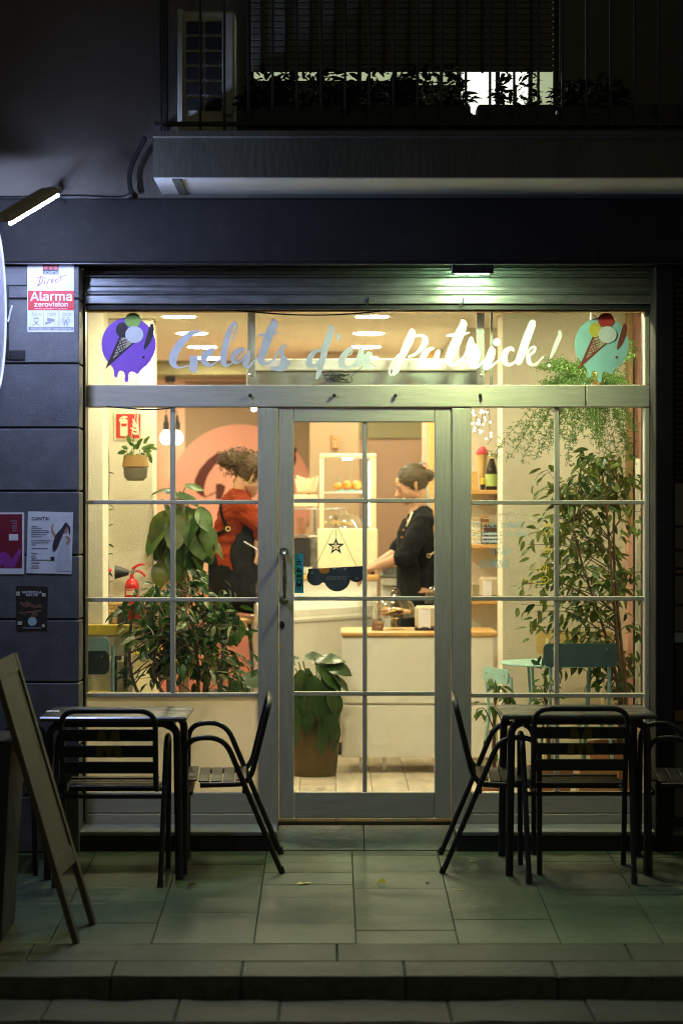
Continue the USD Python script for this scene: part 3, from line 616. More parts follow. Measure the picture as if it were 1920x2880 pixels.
for k, (a, b) in enumerate(zip(rows[:-1], rows[1:])):
    obj('glazing_bar', bx(X(1019.5, yd), X(1032, yd), yd + .008, .05, Z(b - (6 if k < 3 else 0), yd) + .0005, Z(a + (6 if k else 0), yd) - .0005, .003), 'wood_v', door)
lights(door, [826, 1026, 1222], rows, YG_)
for a, b, c, d_ in ((779, 789, 1149, 2303), (1264, 1275, 1149, 2303)): obj('added_door_stop', bx(X(a + (4 if a < 900 else -1), .06), X(b + (1 if a < 900 else -4), .06), .0755, .09, Z(d_, .06), Z(c - 6, .06), .001), 'wood_v', fr)  # unseen strips added to block light leaking past the door edges
obj('added_door_stop', bx(X(783, .06), X(1271, .06), .0755, .09, Z(1160, .06), Z(1140, .06), .001), 'wood_h', fr)
hd = obj('handle', cat([tube(bent([P(797, 1552, .0), P(799, 1552, -.055), P(801, 1685, -.055), P(800, 1685, .0)], .03, 7), .011, 10)]), 'steel', door, smooth=True)
for py in (1552, 1688):
    obj('rose', lathe([(0, 0), (.022, 0), (.020, .006), (0, .006)], 18).apply_transform(trimesh.transformations.rotation_matrix(math.pi / 2, [1, 0, 0])).apply_translation(P(798, py, yd - .0005)), 'steel', hd)
obj('lock', decal(disc_poly(793, 1758, 7, 11), yd - .0005, .003), 'dark_metal', door)
obj('lock', decal(disc_poly(792, 1820, 4, 5), yd - .0005, .003), 'gold', door)

# ledges, threshold
for a, b, lb in ((220, 778, 'black fronted stone ledge under the left shop window'), (1283, 2100, 'black fronted stone ledge under the right shop window')):
    t = thing('window_ledge', lb, 'ledge', (X((a + b) / 2, -.1), -.1, 0), 0, 'window ledges')
    x0, x1 = X(a, -.21), X(b, -.21)
    m = bx(x0, x1, -.215, .0, .0, .094, .004); v = m.vertices.copy(); v[:, 2] += (v[:, 2] > .06) * (v[:, 1] + .215) / .215 * .012; m.vertices = v
    obj('base', bx(x0, x1, -.21, -.01, -.02, .072, .002), 'ledge_black', t)
    m = bx(x0, x1, -.214, -.001, .074, .094, .003); v = m.vertices.copy(); v[:, 2] += (v[:, 2] > .08) * (v[:, 1] + .215) / .215 * .010; m.vertices = v
    obj('capstone', m, 'ledge_stone', t)
ramp = thing('door_step', 'sloped pale stone threshold in front of the shop door', 'step', (X(1025, -.1), -.1, 0))
for a, b in ((779, 1022), (1024, 1281)):
    m = bx(X(a, -.1), X(b, -.1), -.205, .05, -.02, .006, .002); v = m.vertices.copy(); v[:, 2] += (v[:, 2] > -.005) * np.clip((v[:, 1] + .205) / .2, 0, 1) * .085; m.vertices = v
    obj('slab', m, 'step_stone', ramp)
cab = solo('sagging_cable', tube([P(600, 868, -.012), P(700, 876, -.014), P(830, 885, -.016), P(960, 884, -.016), P(1100, 872, -.012), P(1180, 866, -.01)], .004, 6, smooth=6), 'black_plastic', 'thin black cable drooping across the top of the transom glass', 'cable')

solo('sagging_cable', tube([P(300, 1143, -.008), P(350, 1147, -.010), P(400, 1151, -.011), P(440, 1151, -.010), P(490, 1146, -.008)], .004, 6, smooth=5), 'black_plastic', 'short black cable sagging under the left end of the timber beam', 'cable')
# ---------------------------------------------------------------- lettering on the transom
yv = YG_ - .0012
name = thing('shop_name_lettering', 'white brush script reading Gelats d\'en Patrick! on the transom', 'lettering', tuple(P(1025, 980, yv)))
def tx(pts, ox, oy, s): return [(ox + a * s, oy + b * s, w * s) for a, b, w in pts]
c1 = lambda p: tx(p, 460, 880, .19133); c2 = lambda p: tx(p, 740, 880, .22959); c3 = lambda p: tx(p, 1080, 880, .16582); c4 = lambda p: tx(p, 1320, 880, .17857)
letters = [
 ('letter_g', [c1([(545, 272, 30), (470, 282, 55), (400, 305, 80), (320, 370, 100), (240, 460, 115), (180, 550, 120), (145, 640, 125), (135, 720, 110), (165, 775, 70), (225, 800, 26), (300, 792, 18), (385, 768, 16)])],
  [[(385, 628), (430, 625), (500, 645), (510, 700), (495, 780), (485, 840), (505, 868), (405, 872), (376, 815), (385, 720)]]),
 ('letter_e', [c1([(738, 520, 18), (690, 552, 75), (620, 612, 105), (590, 680, 100), (620, 740, 80), (680, 768, 45), (750, 738, 26), (822, 690, 20)]), c1([(738, 545, 22), (700, 605, 22), (650, 640, 16)])], []),
 ('letter_l', [c1([(1070, 170, 34), (1040, 142, 36), (1000, 195, 58), (955, 300, 78), (915, 450, 92), (885, 600, 100), (875, 700, 100), (905, 765, 55), (960, 762, 34), (1010, 732, 20)]), c1([(1075, 170, 22), (1062, 270, 22), (1022, 370, 18), (990, 430, 14)])], []),
 ('letter_a', [c1([(1178, 522, 38), (1110, 545, 68), (1050, 592, 85), (1020, 650, 72), (1015, 700, 52), (1060, 735, 36), (1130, 712, 26), (1190, 655, 24), (1245, 585, 40)]), c1([(1250, 570, 50), (1222, 680, 85), (1200, 750, 85), (1235, 795, 44), (1300, 738, 26), (1370, 665, 22)]), c1([(1180, 550, 22), (1130, 640, 18), (1060, 712, 18)])], []),
 ('letter_t', [c2([(120, 88, 40), (135, 140, 95), (95, 210, 108), (60, 300, 108), (25, 400, 105), (0, 480, 100), (-28, 560, 88), (-20, 615, 50), (40, 612, 26)]), [(727, 942, 4), (738, 942.5, 9), (755, 940, 11), (772, 938, 7), (785, 935.5, 2.5)]], []),
 ('letter_s', [c2([(285, 408, 22), (255, 402, 30), (215, 430, 36), (150, 540, 22), (80, 610, 20), (0, 640, 18)]), c2([(225, 430, 40), (232, 520, 55), (262, 590, 92), (255, 640, 110), (210, 680, 72), (140, 682, 50), (95, 668, 26)]), c2([(300, 640, 34), (340, 602, 16), (366, 568, 9)])], []),
 ('letter_d', [c2([(824, 160, 34), (832, 200, 78), (792, 330, 88), (757, 430, 84), (735, 540, 80), (705, 640, 75), (680, 730, 62), (656, 798, 34)]), c2([(690, 460, 35), (640, 468, 50), (590, 520, 70), (560, 590, 75), (572, 640, 60), (640, 640, 42), (690, 580, 34)])], []),
 ('apostrophe', [c2([(918, 258, 32), (921, 295, 48), (911, 338, 18)])], []),
 ('letter_e', [c2([(1085, 428, 30), (1050, 452, 58), (990, 520, 82), (960, 590, 85), (972, 650, 78), (1030, 670, 46), (1100, 640, 28), (1150, 580, 24)]), c2([(1090, 450, 24), (1080, 495, 18), (1050, 520, 14)])], []),
 ('letter_n', [c2([(1198, 438, 46), (1195, 500, 80), (1170, 580, 78), (1148, 650, 60)]), c2([(1215, 600, 26), (1245, 540, 40), (1290, 500, 62), (1312, 515, 50), (1275, 590, 84), (1258, 640, 78), (1300, 668, 36), (1370, 665, 14), (1440, 668, 8)])], []),
 ('letter_p', [c3([(465, 288, 50), (472, 340, 125), (420, 480, 150), (362, 600, 132), (310, 720, 122), (252, 850, 120), (200, 970, 112), (160, 1035, 56)]), c3([(245, 700, 26), (165, 800, 34), (110, 900, 42), (88, 1000, 36), (115, 1058, 28)]), c3([(540, 390, 40), (620, 376, 45), (690, 425, 80), (690, 500, 112), (620, 612, 78), (530, 692, 48), (420, 742, 42)])], []),
 ('letter_a', [c3([(828, 600, 44), (760, 622, 75), (690, 692, 110), (650, 770, 104), (642, 850, 84), (700, 880, 62), (800, 820, 46)]), c3([(912, 652, 66), (890, 740, 102), (868, 830, 104), (900, 880, 62), (985, 800, 42)])], []),
 ('letter_t', [c3([(1324, 108, 46), (1342, 200, 122), (1290, 320, 150), (1232, 460, 160), (1170, 600, 160), (1120, 720, 152), (1102, 820, 122), (1150, 880, 64), (1222, 850, 46), (1350, 745, 34)]), c3([(1060, 382, 26), (1130, 376, 55), (1240, 362, 60), (1360, 350, 45), (1440, 330, 18)])], []),
 ('letter_r', [[(1325, 953, 12), (1323, 968, 20), (1319, 985, 17), (1322, 1012, 20), (1326, 1030, 14)], [(1318, 985, 16), (1334, 975, 17), (1339, 992, 22), (1334, 1012, 25), (1331, 1026, 18), (1342, 1030, 9), (1360, 1014, 5)], [(1304, 1004, 5), (1313, 985, 6), (1319, 968, 8)]], []),
 ('letter_i', [c4([(345, 555, 56), (352, 600, 110), (320, 700, 132), (272, 800, 122), (262, 868, 72), (320, 850, 42), (400, 790, 32), (490, 722, 22)]), c4([(428, 455, 112), (432, 462, 112)])], []),
 ('letter_c', [c4([(688, 588, 36), (660, 556, 50), (592, 582, 80), (548, 660, 102), (552, 750, 92), (600, 812, 54), (670, 800, 42), (740, 745, 28)])], []),
 ('letter_k', [c4([(998, 108, 36), (988, 170, 112), (932, 320, 125), (882, 450, 126), (832, 600, 130), (790, 720, 122), (770, 778, 84)]), c4([(905, 660, 24), (945, 570, 36), (1008, 532, 40), (1032, 562, 36), (1000, 620, 46), (940, 668, 38), (900, 690, 28)]), c4([(925, 700, 72), (935, 770, 72), (982, 818, 46), (1050, 800, 42), (1110, 742, 36), (1162, 690, 24)])], []),
 ('exclamation_mark', [c4([(1415, 298, 46), (1420, 360, 72), (1370, 480, 76), (1322, 600, 62), (1282, 690, 32), (1266, 714, 14)]), c4([(1252, 825, 55), (1254, 828, 55)])], []),
]
zoff = 0
for i, (n, st, polys) in enumerate(letters):
    g = unary_union([stroke(s) for s in st] + [Polygon([(460 + a * .19133, 880 + b * .19133) for a, b in p]) for p in polys])
    obj(n, decal(g.simplify(.15), yv - .0003 * (i % 2), .0006), 'vinyl_white', name)

def roundel(name, label, ox, mats):
    k = .12755; f = lambda a, b: (ox + a * k, 860 + b * k)
    t = thing(name, label, 'sticker', tuple(P(ox + 100, 968, yv)), 0, 'ice cream stickers on the transom')
    drip = [(340, 1240), (390, 1300), (450, 1370), (475, 1450), (470, 1520), (490, 1570), (520, 1587), (552, 1570), (560, 1510), (585, 1450), (630, 1430), (690, 1462), (715, 1530), (702, 1620), (720, 1672), (750, 1686), (785, 1668), (798, 1620), (795, 1530), (820, 1468), (870, 1448), (930, 1475), (980, 1500), (1020, 1490), (1080, 1400), (1200, 1310), (1290, 1200)]
    base = unary_union([disc_poly(*f(795, 850), 597 * k), Polygon([f(*p) for p in drip])]).buffer(0)
    y = yv
    obj('splash', decal(base, y, .0005), mats[0], t); y -= .0007
    cone = Polygon([f(*p) for p in ((590, 680), (275, 1400), (530, 1170), (920, 820), (730, 660))])
    obj('cone', decal(cone, y, .0005), mats[1], t)
    inner = Polygon([f(*p) for p in ((625, 705), (735, 690), (790, 760), (880, 820), (640, 1010), (450, 1165), (490, 1060))])
    hatch = unary_union([LineString([f(560 - i * 30, 820 + i * 70), f(760 - i * 10, 740 + i * 60)]).buffer(1.3) for i in range(5)] + [LineString([f(620 - i * 35, 720 + i * 110), f(690 - i * 30, 1000 + i * 60)]).buffer(1.3) for i in range(3)])
    obj('wafer', decal(inner.difference(hatch), y - .0007, .0005), mats[2], t)
    obj('scoop', decal(disc_poly(*f(650, 525), 132 * k, 163 * k), y - .0014, .0005), mats[3], t)
    obj('scoop', decal(disc_poly(*f(890, 315), 175 * k, 167 * k), y - .0021, .0005), mats[4], t)
    obj('scoop', decal(disc_poly(*f(923, 632), 200 * k, 185 * k), y - .0028, .0005), mats[5], t)
    stick = Polygon([f(*p) for p in ((1310, 380), (1345, 410), (1357, 520), (1330, 650), (1280, 790), (1200, 910), (1140, 975), (1128, 930), (1170, 750), (1240, 500), (1285, 395))])
    obj('wafer_stick', decal(stick, y - .0007, .0005), mats[6], t)
    obj('drop', decal(disc_poly(*f(1125, 1132), 28 * k), y - .0007, .0005), mats[6], t)
roundel('ice_cream_sticker', 'round violet ice cream sticker left of the shop name', 260, ('vinyl_violet', 'vinyl_black', 'vinyl_cone', 'vinyl_black', 'vinyl_green', 'vinyl_white', 'vinyl_black'))
roundel('ice_cream_sticker', 'round pale teal dripping ice cream sticker right of the shop name', 1590, ('vinyl_teal', 'vinyl_brown', 'vinyl_cone', 'vinyl_yellow', 'vinyl_red', 'vinyl_white', 'vinyl_brown'))

# handwritten hours
FONT = {'D': [[(0, 0), (0, 1), (.5, .85), (.65, .5), (.5, .12), (0, 0)]], 'I': [[(.25, 0), (.25, 1)], [(0, 1), (.5, 1)], [(0, 0), (.5, 0)]], 'L': [[(0, 1), (0, 0), (.55, 0)]],
 'U': [[(0, 1), (0, .2), (.3, 0), (.6, .2), (.6, 1)]], 'N': [[(0, 0), (0, 1), (.6, 0), (.6, 1)]], 'S': [[(.6, .9), (.3, 1), (0, .78), (.3, .5), (.6, .25), (.3, 0), (0, .1)]],
 'M': [[(0, 0), (.05, 1), (.35, .35), (.65, 1), (.7, 0)]], 'A': [[(0, 0), (.3, 1), (.6, 0)], [(.12, .4), (.48, .4)]], 'R': [[(0, 0), (0, 1), (.5, .9), (.5, .6), (0, .5), (.6, 0)]], 'T': [[(.3, 0), (.3, 1)], [(0, 1), (.6, 1)]],
 'E': [[(.55, 1), (0, 1), (0, 0), (.55, 0)], [(0, .5), (.45, .5)]], 'C': [[(.6, .85), (.3, 1), (0, .6), (0, .35), (.3, 0), (.6, .15)]], 'O': [[(.3, 1), (0, .6), (.1, .1), (.4, 0), (.65, .4), (.55, .9), (.3, 1)]],
 'J': [[(.5, 1), (.5, .2), (.25, 0), (0, .2)]], 'V': [[(0, 1), (.3, 0), (.6, 1)]], 'B': [[(0, 0), (0, 1), (.5, .85), (.4, .55), (0, .5), (.55, .3), (.5, .05), (0, 0)]], 'G': [[(.6, .85), (.3, 1), (0, .5), (.3, 0), (.6, .2), (.6, .45), (.35, .45)]],
 'H': [[(0, 0), (0, 1)], [(.6, 0), (.6, 1)], [(0, .5), (.6, .5)]], ':': [[(.1, .2), (.12, .25)], [(.1, .7), (.12, .75)]], '-': [[(0, .5), (.4, .5)]], ' ': [], ',': [[(.1, .1), (0, -.15)]],
 '2': [[(0, .75), (.3, 1), (.55, .75), (0, 0), (.6, 0)]], '0': [[(.3, 1), (0, .5), (.3, 0), (.6, .5), (.3, 1)]], '3': [[(0, .9), (.35, 1), (.5, .75), (.2, .5), (.55, .25), (.3, 0), (0, .1)]], 'h': [[(0, 0), (0, 1)], [(0, .4), (.3, .6), (.5, .4), (.5, 0)]], '1': [[(.1, .75), (.3, 1), (.3, 0)]], 'a': [[(.5, .5), (.2, .6), (0, .3), (.2, 0), (.45, .3), (.5, .5), (.5, 0)]], 'i': [[(.1, 0), (.1, .6)], [(.1, .85), (.12, .88)]]}
hours = thing('opening_hours', 'hand written opening hours HORARI on the right window glass', 'lettering', tuple(P(1440, 1540, yv)))
def hand(text, px0, px1, py0, py1, matn, w=1.5):
    n = len(text); cw = (px1 - px0) / n; gs = []
    for i, ch in enumerate(text):
        for s in FONT[ch]:
            pts = [(px0 + i * cw + a * cw * 1.15 + rng.uniform(-.3, .3), py1 - b * (py1 - py0) + rng.uniform(-.3, .3)) for a, b in s]
            gs.append(LineString(pts).buffer(w / 2, 3))
    obj('written_line', decal(unary_union(gs), yv, .0004), matn, hours)
hand('HORARI:', 1394, 1478, 1444, 1465, 'marker_white', 1.9)
hand('DILLUNS DIMARTS', 1330, 1480, 1471, 1484, 'marker_blue'); hand('DIMECRES DIJOUS', 1330, 1486, 1496, 1508, 'marker_blue'); hand('DIVENDRES i', 1333, 1432, 1514, 1528, 'marker_blue')
hand('DISSABTE', 1378, 1446, 1541, 1559, 'marker_blue'); hand('-DIUMENGE', 1342, 1436, 1577, 1597, 'marker_blue', 1.7)
hand('20h', 1528, 1556, 1470, 1482, 'marker_yellow', 1.6); hand('A', 1527, 1540, 1494, 1503, 'marker_yellow', 1.6); hand('T', 1544, 1556, 1491, 1503, 'marker_yellow', 1.8)
hand('23h', 1528, 1553, 1537, 1554, 'marker_yellow', 1.8); hand('a 22h', 1497, 1545, 1588, 1605, 'marker_yellow', 1.8)
sw = lambda p, m: obj('flourish', decal(LineString(cr(np.array(p, float), 8)).buffer(1.0), yv, .0004), m, hours)
sw([(1467, 1620), (1480, 1630), (1505, 1640), (1530, 1641), (1542, 1632), (1538, 1622), (1528, 1621), (1524, 1628), (1530, 1632), (1534, 1628)], 'marker_yellow')
sw([(1503, 1455), (1492, 1454), (1494, 1461), (1505, 1463), (1517, 1456), (1527, 1454), (1529, 1461), (1523, 1463)], 'marker_white')
sw([(1352, 1452), (1362, 1458), (1374, 1458), (1379, 1452), (1374, 1449)], 'marker_white')

# things on the door glass
osn = thing('open_sign', 'dark cloud shaped hanging sign reading ABIERTO behind the door glass', 'sign', tuple(P(940, 1630, .06)))
yo = .062
f6 = lambda a, b: (820 + a * .15944, 1420 + b * .15944)
cloud = unary_union([Polygon([f6(*p) for p in ((290, 1130), (1245, 1078), (1300, 1200), (1000, 1330), (600, 1380), (300, 1330))]), disc_poly(*f6(420, 1275), 152 * .15944, 150 * .15944), disc_poly(*f6(800, 1300), 232 * .15944, 228 * .15944), disc_poly(*f6(1140, 1230), 140 * .15944, 134 * .15944)])
top = Polygon([f6(*p) for p in ((200, 1135), (1350, 1073), (1350, 1700), (200, 1700))])
obj('board', decal(cloud.intersection(top), yo, .004), 'slate_blue', osn)
obj('lettering', txt('ABIERTO', *[820 + a * .15944 for a in (612, 962)], *[1420 + b * .15944 for b in (1255, 1325)], yo - .0045), 'ink_grey', osn)
obj('lettering', txt('estoy', *[820 + a * .15944 for a in (720, 830)], *[1420 + b * .15944 for b in (1185, 1222)], yo - .0045), 'black_plastic', osn)
obj('sun', decal(disc_poly(*f6(574, 1150), 92 * .15944, 70 * .15944).intersection(top), yo - .0045), 'sign_orange', osn)
for a, b in ((360, 1200), (1150, 1295), (750, 1120), (940, 1130)): obj('flower', decal(disc_poly(*f6(a, b), 3.4), yo - .0045), 'ink_grey', osn)
hk = P(820 + 782 * .15944, 1420 + 330 * .15944, .045)
obj('string', cat([tube([hk, P(*f6(400, 1130), yo)], .0011, 5), tube([hk, P(*f6(1150, 1100), yo)], .0011, 5)]), 'black_plastic', osn)
obj('suction_hook', cat([lathe([(0, 0), (.016, 0), (.012, .008), (0, .012)], 16).apply_transform(trimesh.transformations.rotation_matrix(-math.pi / 2, [1, 0, 0])).apply_translation(P(*f6(780, 215), YG_ + .006)), tube([P(*f6(780, 215), .045), hk], .0015, 6)]), 'clear_glass', osn)
st = thing('star_ornament', 'dark blue cut out star hanging above the open sign', 'ornament', tuple(P(943, 1537, .05)))
def star(cx, cy, r, q=.40): return Polygon([(cx + (r if k % 2 == 0 else r * q) * math.sin(k * math.pi / 5), cy - (r if k % 2 == 0 else r * q) * math.cos(k * math.pi / 5)) for k in range(10)])
obj('star', decal(star(944.5, 1537, 26).difference(star(944, 1537, 13).difference(star(944, 1537, 8.5))).difference(star(944, 1537, 4.5)), .05, .003), 'star_blue', st)
obj('string', tube([hk, P(944, 1511, .049)], .0012, 5), 'black_plastic', st)
sk = thing('door_sticker', 'narrow turquoise sticker with dark characters at the left edge of the door glass', 'sticker', tuple(P(840, 1612, YG_)))
obj('strip', decal(rrect(828, 1557, 853, 1668, 2), yv, .0005), 'sticker_cyan', sk)
gl = [disc_poly(841, 1574, 2.5), sbox(833, 1578, 849, 1580), sbox(836, 1582, 846, 1584), sbox(834, 1587, 848, 1589), sbox(838, 1597, 844, 1601)] + [unary_union([disc_poly(837, v, 3.6, 4.5), disc_poly(845, v, 3.6, 4.5)]) for v in (1606, 1620)] + [sbox(834, 1630, 848, 1633), sbox(834, 1634, 838, 1645), sbox(844, 1634, 848, 1645), sbox(834, 1641, 848, 1650), disc_poly(841, 1656, 2.5)]
obj('characters', decal(unary_union(gl), yv - .0007, .0005), 'ink_navy', sk)

# ---------------------------------------------------------------- room
FZ = .12
fl_ = struct('floor', bx(-2.15, 2.0, .085, 7.2, .02, .105, 0), 'mortar'); org[fl_] = np.eye(4)
for i in range(21):
    y = .09 - rng.uniform(0, .9)
    while y < 3.6:
        a, b = max(y, .088), min(y + 1.0, 3.6)
        if b - a > .05: obj('floor_tile', bx(-2.14 + i * .197 + .0013, -2.14 + (i + 1) * .197 - .0013, a + .0013, b - .0013, .09, .12, .0015), f'floor_{rng.randrange(3)}', fl_)
        y += 1.0
obj('floor_finish', bx(-2.14, 1.99, 3.602, 7.15, .1055, .118, 0), 'terracotta', fl_)
struct('ceiling', bx(-2.15, 2.0, .125, 7.2, 2.735, 2.785, 0), 'ceiling_paint')
struct('left_wall', bx(-2.2, -2.14, .09, 7.2, .12, 2.735, 0), 'cream_wall')
struct('right_wall', bx(1.95, 2.0, .09, 7.2, .12, 2.735, 0), 'cream_wall')
struct('left_wall', bx(-2.14, X(290, .9), .9, 1.2, .12, 2.734, .004), 'cream_wall')
struct('left_wall', bx(-2.14, X(430, 2.2), 2.2, 2.5, .12, 2.734, .004), 'cream_wall_b')
bw = struct('back_wall', bx(-2.14, .775, 6.7, 6.8, .12, 2.734, 0), 'peach_wall'); org[bw] = np.eye(4)
obj('cream_field', bx(X(520, 6.7), X(872, 5.0) , 6.695, 6.7, Z(1480, 6.7), 2.62, 0), 'beige_wall', bw)
obj('lower_field', bx(-2.13, X(872, 5.0), 6.66, 6.699, .12, Z(1636, 6.66), 0), 'terracotta', bw)
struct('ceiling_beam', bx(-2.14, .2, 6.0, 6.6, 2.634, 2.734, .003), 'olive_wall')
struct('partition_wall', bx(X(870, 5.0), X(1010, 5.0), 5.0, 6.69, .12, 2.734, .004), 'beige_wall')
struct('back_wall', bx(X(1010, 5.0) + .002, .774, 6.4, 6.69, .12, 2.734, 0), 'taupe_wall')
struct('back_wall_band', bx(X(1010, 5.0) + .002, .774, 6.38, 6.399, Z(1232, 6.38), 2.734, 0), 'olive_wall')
struct('service_wall', bx(.775, 1.94, 2.9, 6.69, .12, 2.734, 0), 'cream_wall')
struct('right_wall', bx(X(1412, 1.7), X(1762, 1.7), 1.7, 2.08, .12, 2.734, .004), 'cream_wall_b')
struct('right_wall', bx(X(1762, 1.7) + .001, 1.949, 1.75, 2.0, .12, 2.734, .0), 'pink_wall')
struct('shop_wall', bx(X(1844, .0) + .002, 2.0, .02, .1, .12, 2.735, 0), 'cream_wall')
struct('shop_wall', bx(-2.2, X(231, .0), .021, .1, .12, 2.735, 0), 'cream_wall')

# mural
mu = thing('wall_mural', 'big pink painted circle with a brown brush stroke letter on the back wall', 'mural', tuple(P(675, 1397, 6.69)))
obj('circle', decal(disc_poly(675, 1397, 204), 6.693, .002), 'mural_pink', mu)
G1 = [(660, 1286), (650, 1274), (639, 1270), (611, 1273.5), (586, 1291), (561, 1320), (548, 1348), (546, 1366), (552, 1384), (564, 1394), (578, 1399), (593, 1393.5), (607, 1386), (607, 1383), (593, 1389), (582, 1395), (575, 1393), (573, 1377), (578, 1352), (587, 1331), (603, 1309), (625, 1290), (643, 1284), (659, 1288)]
obj('brush_letter', decal(unary_union([Polygon(G1).buffer(0), Polygon([(607, 1361), (621, 1360), (634, 1368), (630, 1384), (622, 1404), (607, 1404)])]), 6.6895, .002), 'logo_brown', mu)
obj('brush_letter', decal(Polygon([(722, 1270), (740, 1262), (800, 1270), (833, 1258), (834, 1268), (830, 1276), (833, 1290), (829, 1308), (800, 1330), (760, 1300), (730, 1290)]), 6.6895, .002), 'logo_brown', mu)
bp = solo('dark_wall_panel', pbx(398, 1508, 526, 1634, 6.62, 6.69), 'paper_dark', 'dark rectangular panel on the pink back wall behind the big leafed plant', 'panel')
tn = thing('wall_carving', 'small reddish carved plaque hanging on the beige partition', 'plaque', tuple(P(941, 1240, 4.98)))
obj('plaque', pbx(932, 1222, 951, 1261, 4.975, 4.995), 'clay', tn)
obj('relief', cat([sph(P(942, 1244, 4.97), .012, 1, (1, 1, 1)), tube([P(942, 1246, 4.972), P(942, 1258, 4.972)], .011, 6), sph(P(941, 1231, 4.972), .009, 1)]), 'skin', tn)

# ceiling lights
k = 0
for y in (.42, 2.0, 3.26, 4.46, 5.6):  # nearest row is unseen, added to brighten the walls beside the window
    for x in (-.86, .235, 1.35):
        if x > 1 and y > 1: continue
        row = ('added_unseen_nearest', 'second', 'third', 'fourth', 'fifth')[(.42, 2.0, 3.26, 4.46, 5.6).index(y)]
        side = {-.86: 'left', .235: 'middle', 1.35: 'right'}[x]
        t = thing('ceiling_light', f'flat round ceiling light, {row} from the street in the {side} row', 'ceiling light', (x, y, 2.735), 0, 'ceiling lights of the shop')
        obj('rim', lathe([(.095, -.006), (.108, -.006), (.112, 0), (.095, 0)], 32, (x, y, 2.7345)), 'white_gloss', t)
        obj('diffuser', lathe([(0, -.007), (.094, -.007), (.094, -.002), (0, -.002)], 32, (x, y, 2.7345)), 'ceiling_led', t)
pb = thing('bulb_pendant', 'pair of bare glowing globe bulbs on dark cords in the left window', 'pendant lamp', tuple(P(482, 1150, 6.2)))
obj('ceiling_rose', lathe([(0, -.045), (.035, -.045), (.042, 0), (0, 0)], 16, (X(478, 6.2), 6.2, 2.633)), 'black_plastic', pb)
for px in (467, 497):
    b = P(px, 1232, 6.2); dy = 0 if px < 480 else .05
    b[1] += dy
    obj('cord', tube([(X(478, 6.2) + (px - 482) * .0006, 6.2 + dy * .3, 2.60), b + (0, 0, .17)], .003, 5), 'black_plastic', pb)
    obj('socket', lathe([(0, .17), (.010, .17), (.012, .13), (.022, .115), (.022, .055), (0, .055)], 14, b), 'black_plastic', pb)
    obj('bulb', lathe([(0, -.045), (.02, -.041), (.036, -.024), (.043, -.002), (.038, .022), (.025, .042), (.017, .055), (0, .055)], 20, b), 'bulb_glow', pb, smooth=True)
spt = thing('spot_light', 'small bright spot lamp just under the beam beside the left post', 'lamp', tuple(P(714, 1148, 5.2)))
obj('bulb', sph(P(714, 1149, 5.2), .018, 2), 'spot_glow', spt); obj('stem', tube([P(714, 1146, 5.2), (X(714, 5.2), 5.2, 2.735)], .008, 6), 'dark_metal', spt)

# extract unit behind the transom
ab = thing('air_curtain', 'long pale box behind the transom glass under the shop name', 'air curtain', tuple(P(1040, 1050, .2)))
obj('hood', bx(X(694, .16), X(1376, .16), .16, .46, Z(1042, .16), Z(1008, .16), .006), 'white_paint', ab)
obj('body', bx(X(692, .18), X(1352, .18), .18, .44, Z(1140, .18), Z(1042, .18) - .002, .006), 'concrete_grey', ab)
ws = []
for _ in range(11):
    p = [P(rng.uniform(905, 990), rng.uniform(1046, 1078), .15 + rng.uniform(-.01, .015)) for _ in range(5)]
    ws.append(tube(p, .0016, 4, smooth=5))
solo('wire_tangle', cat(ws + [tube([P(985, 1060, .15), P(1020, 1030, .14), P(1025, 1012, .15), P(1060, 1034, .15)], .0014, 4, smooth=4)]), 'black_plastic', 'tangle of thin black wires in front of the pale box behind the transom', 'wires')

# fire extinguisher, its sign, hanging basket
yA = 2.2
fs = thing('extinguisher_sign', 'square red fire extinguisher sign on the cream wall', 'sign', tuple(P(358, 1197, yA)))
g7 = lambda a, b: (240 + a * .15306, 1140 + b * .15306)
obj('plate', decal(sbox(*g7(532, 135), *g7(1045, 630)), yA - .001, .003), 'cream_plastic', fs)
obj('red_field', decal(rrect(*g7(565, 155), *g7(1015, 600), 2), yA - .0045, .001), 'red_sign', fs)
pic = unary_union([rrect(*g7(640, 255), *g7(775, 565), 3), sbox(*g7(690, 195), *g7(735, 270)), stroke([(*g7(765, 215), 4), (*g7(700, 210), 4), (*g7(650, 240), 4), (*g7(628, 285), 3)])]).difference(sbox(*g7(658, 332), *g7(762, 388)))
obj('pictogram', decal(pic, yA - .006, .001), 'cream_plastic', fs)
fl2 = unary_union([stroke([(*g7(870, 250), 2), (*g7(900, 310), 7), (*g7(940, 380), 6), (*g7(960, 450), 5)]), stroke([(*g7(860, 330), 2), (*g7(890, 370), 6), (*g7(950, 400), 5)]), stroke([(*g7(830, 412), 2), (*g7(880, 440), 6), (*g7(950, 460), 5)]), stroke([(*g7(865, 480), 2), (*g7(900, 515), 6), (*g7(960, 520), 5)]), stroke([(*g7(975, 180), 2), (*g7(955, 260), 4), (*g7(965, 340), 4), (*g7(960, 520), 5)])])
obj('pictogram', decal(fl2, yA - .006, .001), 'cream_plastic', fs)
yE = 2.1
s8 = .15306; e8 = lambda a, b: P(240 + a * s8, 1540 + b * s8, yE)
ex = thing('fire_extinguisher', 'red fire extinguisher with black horn mounted on the cream wall', 'fire extinguisher', tuple(e8(855, 1000)))
cx = e8(855, 700)
R = 133 * s8 / S(yE)
zz = lambda b: Z(1540 + b * s8, yE)
cyl_ = obj('cylinder', lathe([(0, zz(1330)), (R * .9, zz(1330)), (R, zz(1290)), (R, zz(720)), (R * .93, zz(660)), (R * .7, zz(600)), (R * .3, zz(565)), (R * .22, zz(480)), (0, zz(480))], 28, (cx[0], yE - .005, 0)), 'red_paint', ex, smooth=40)
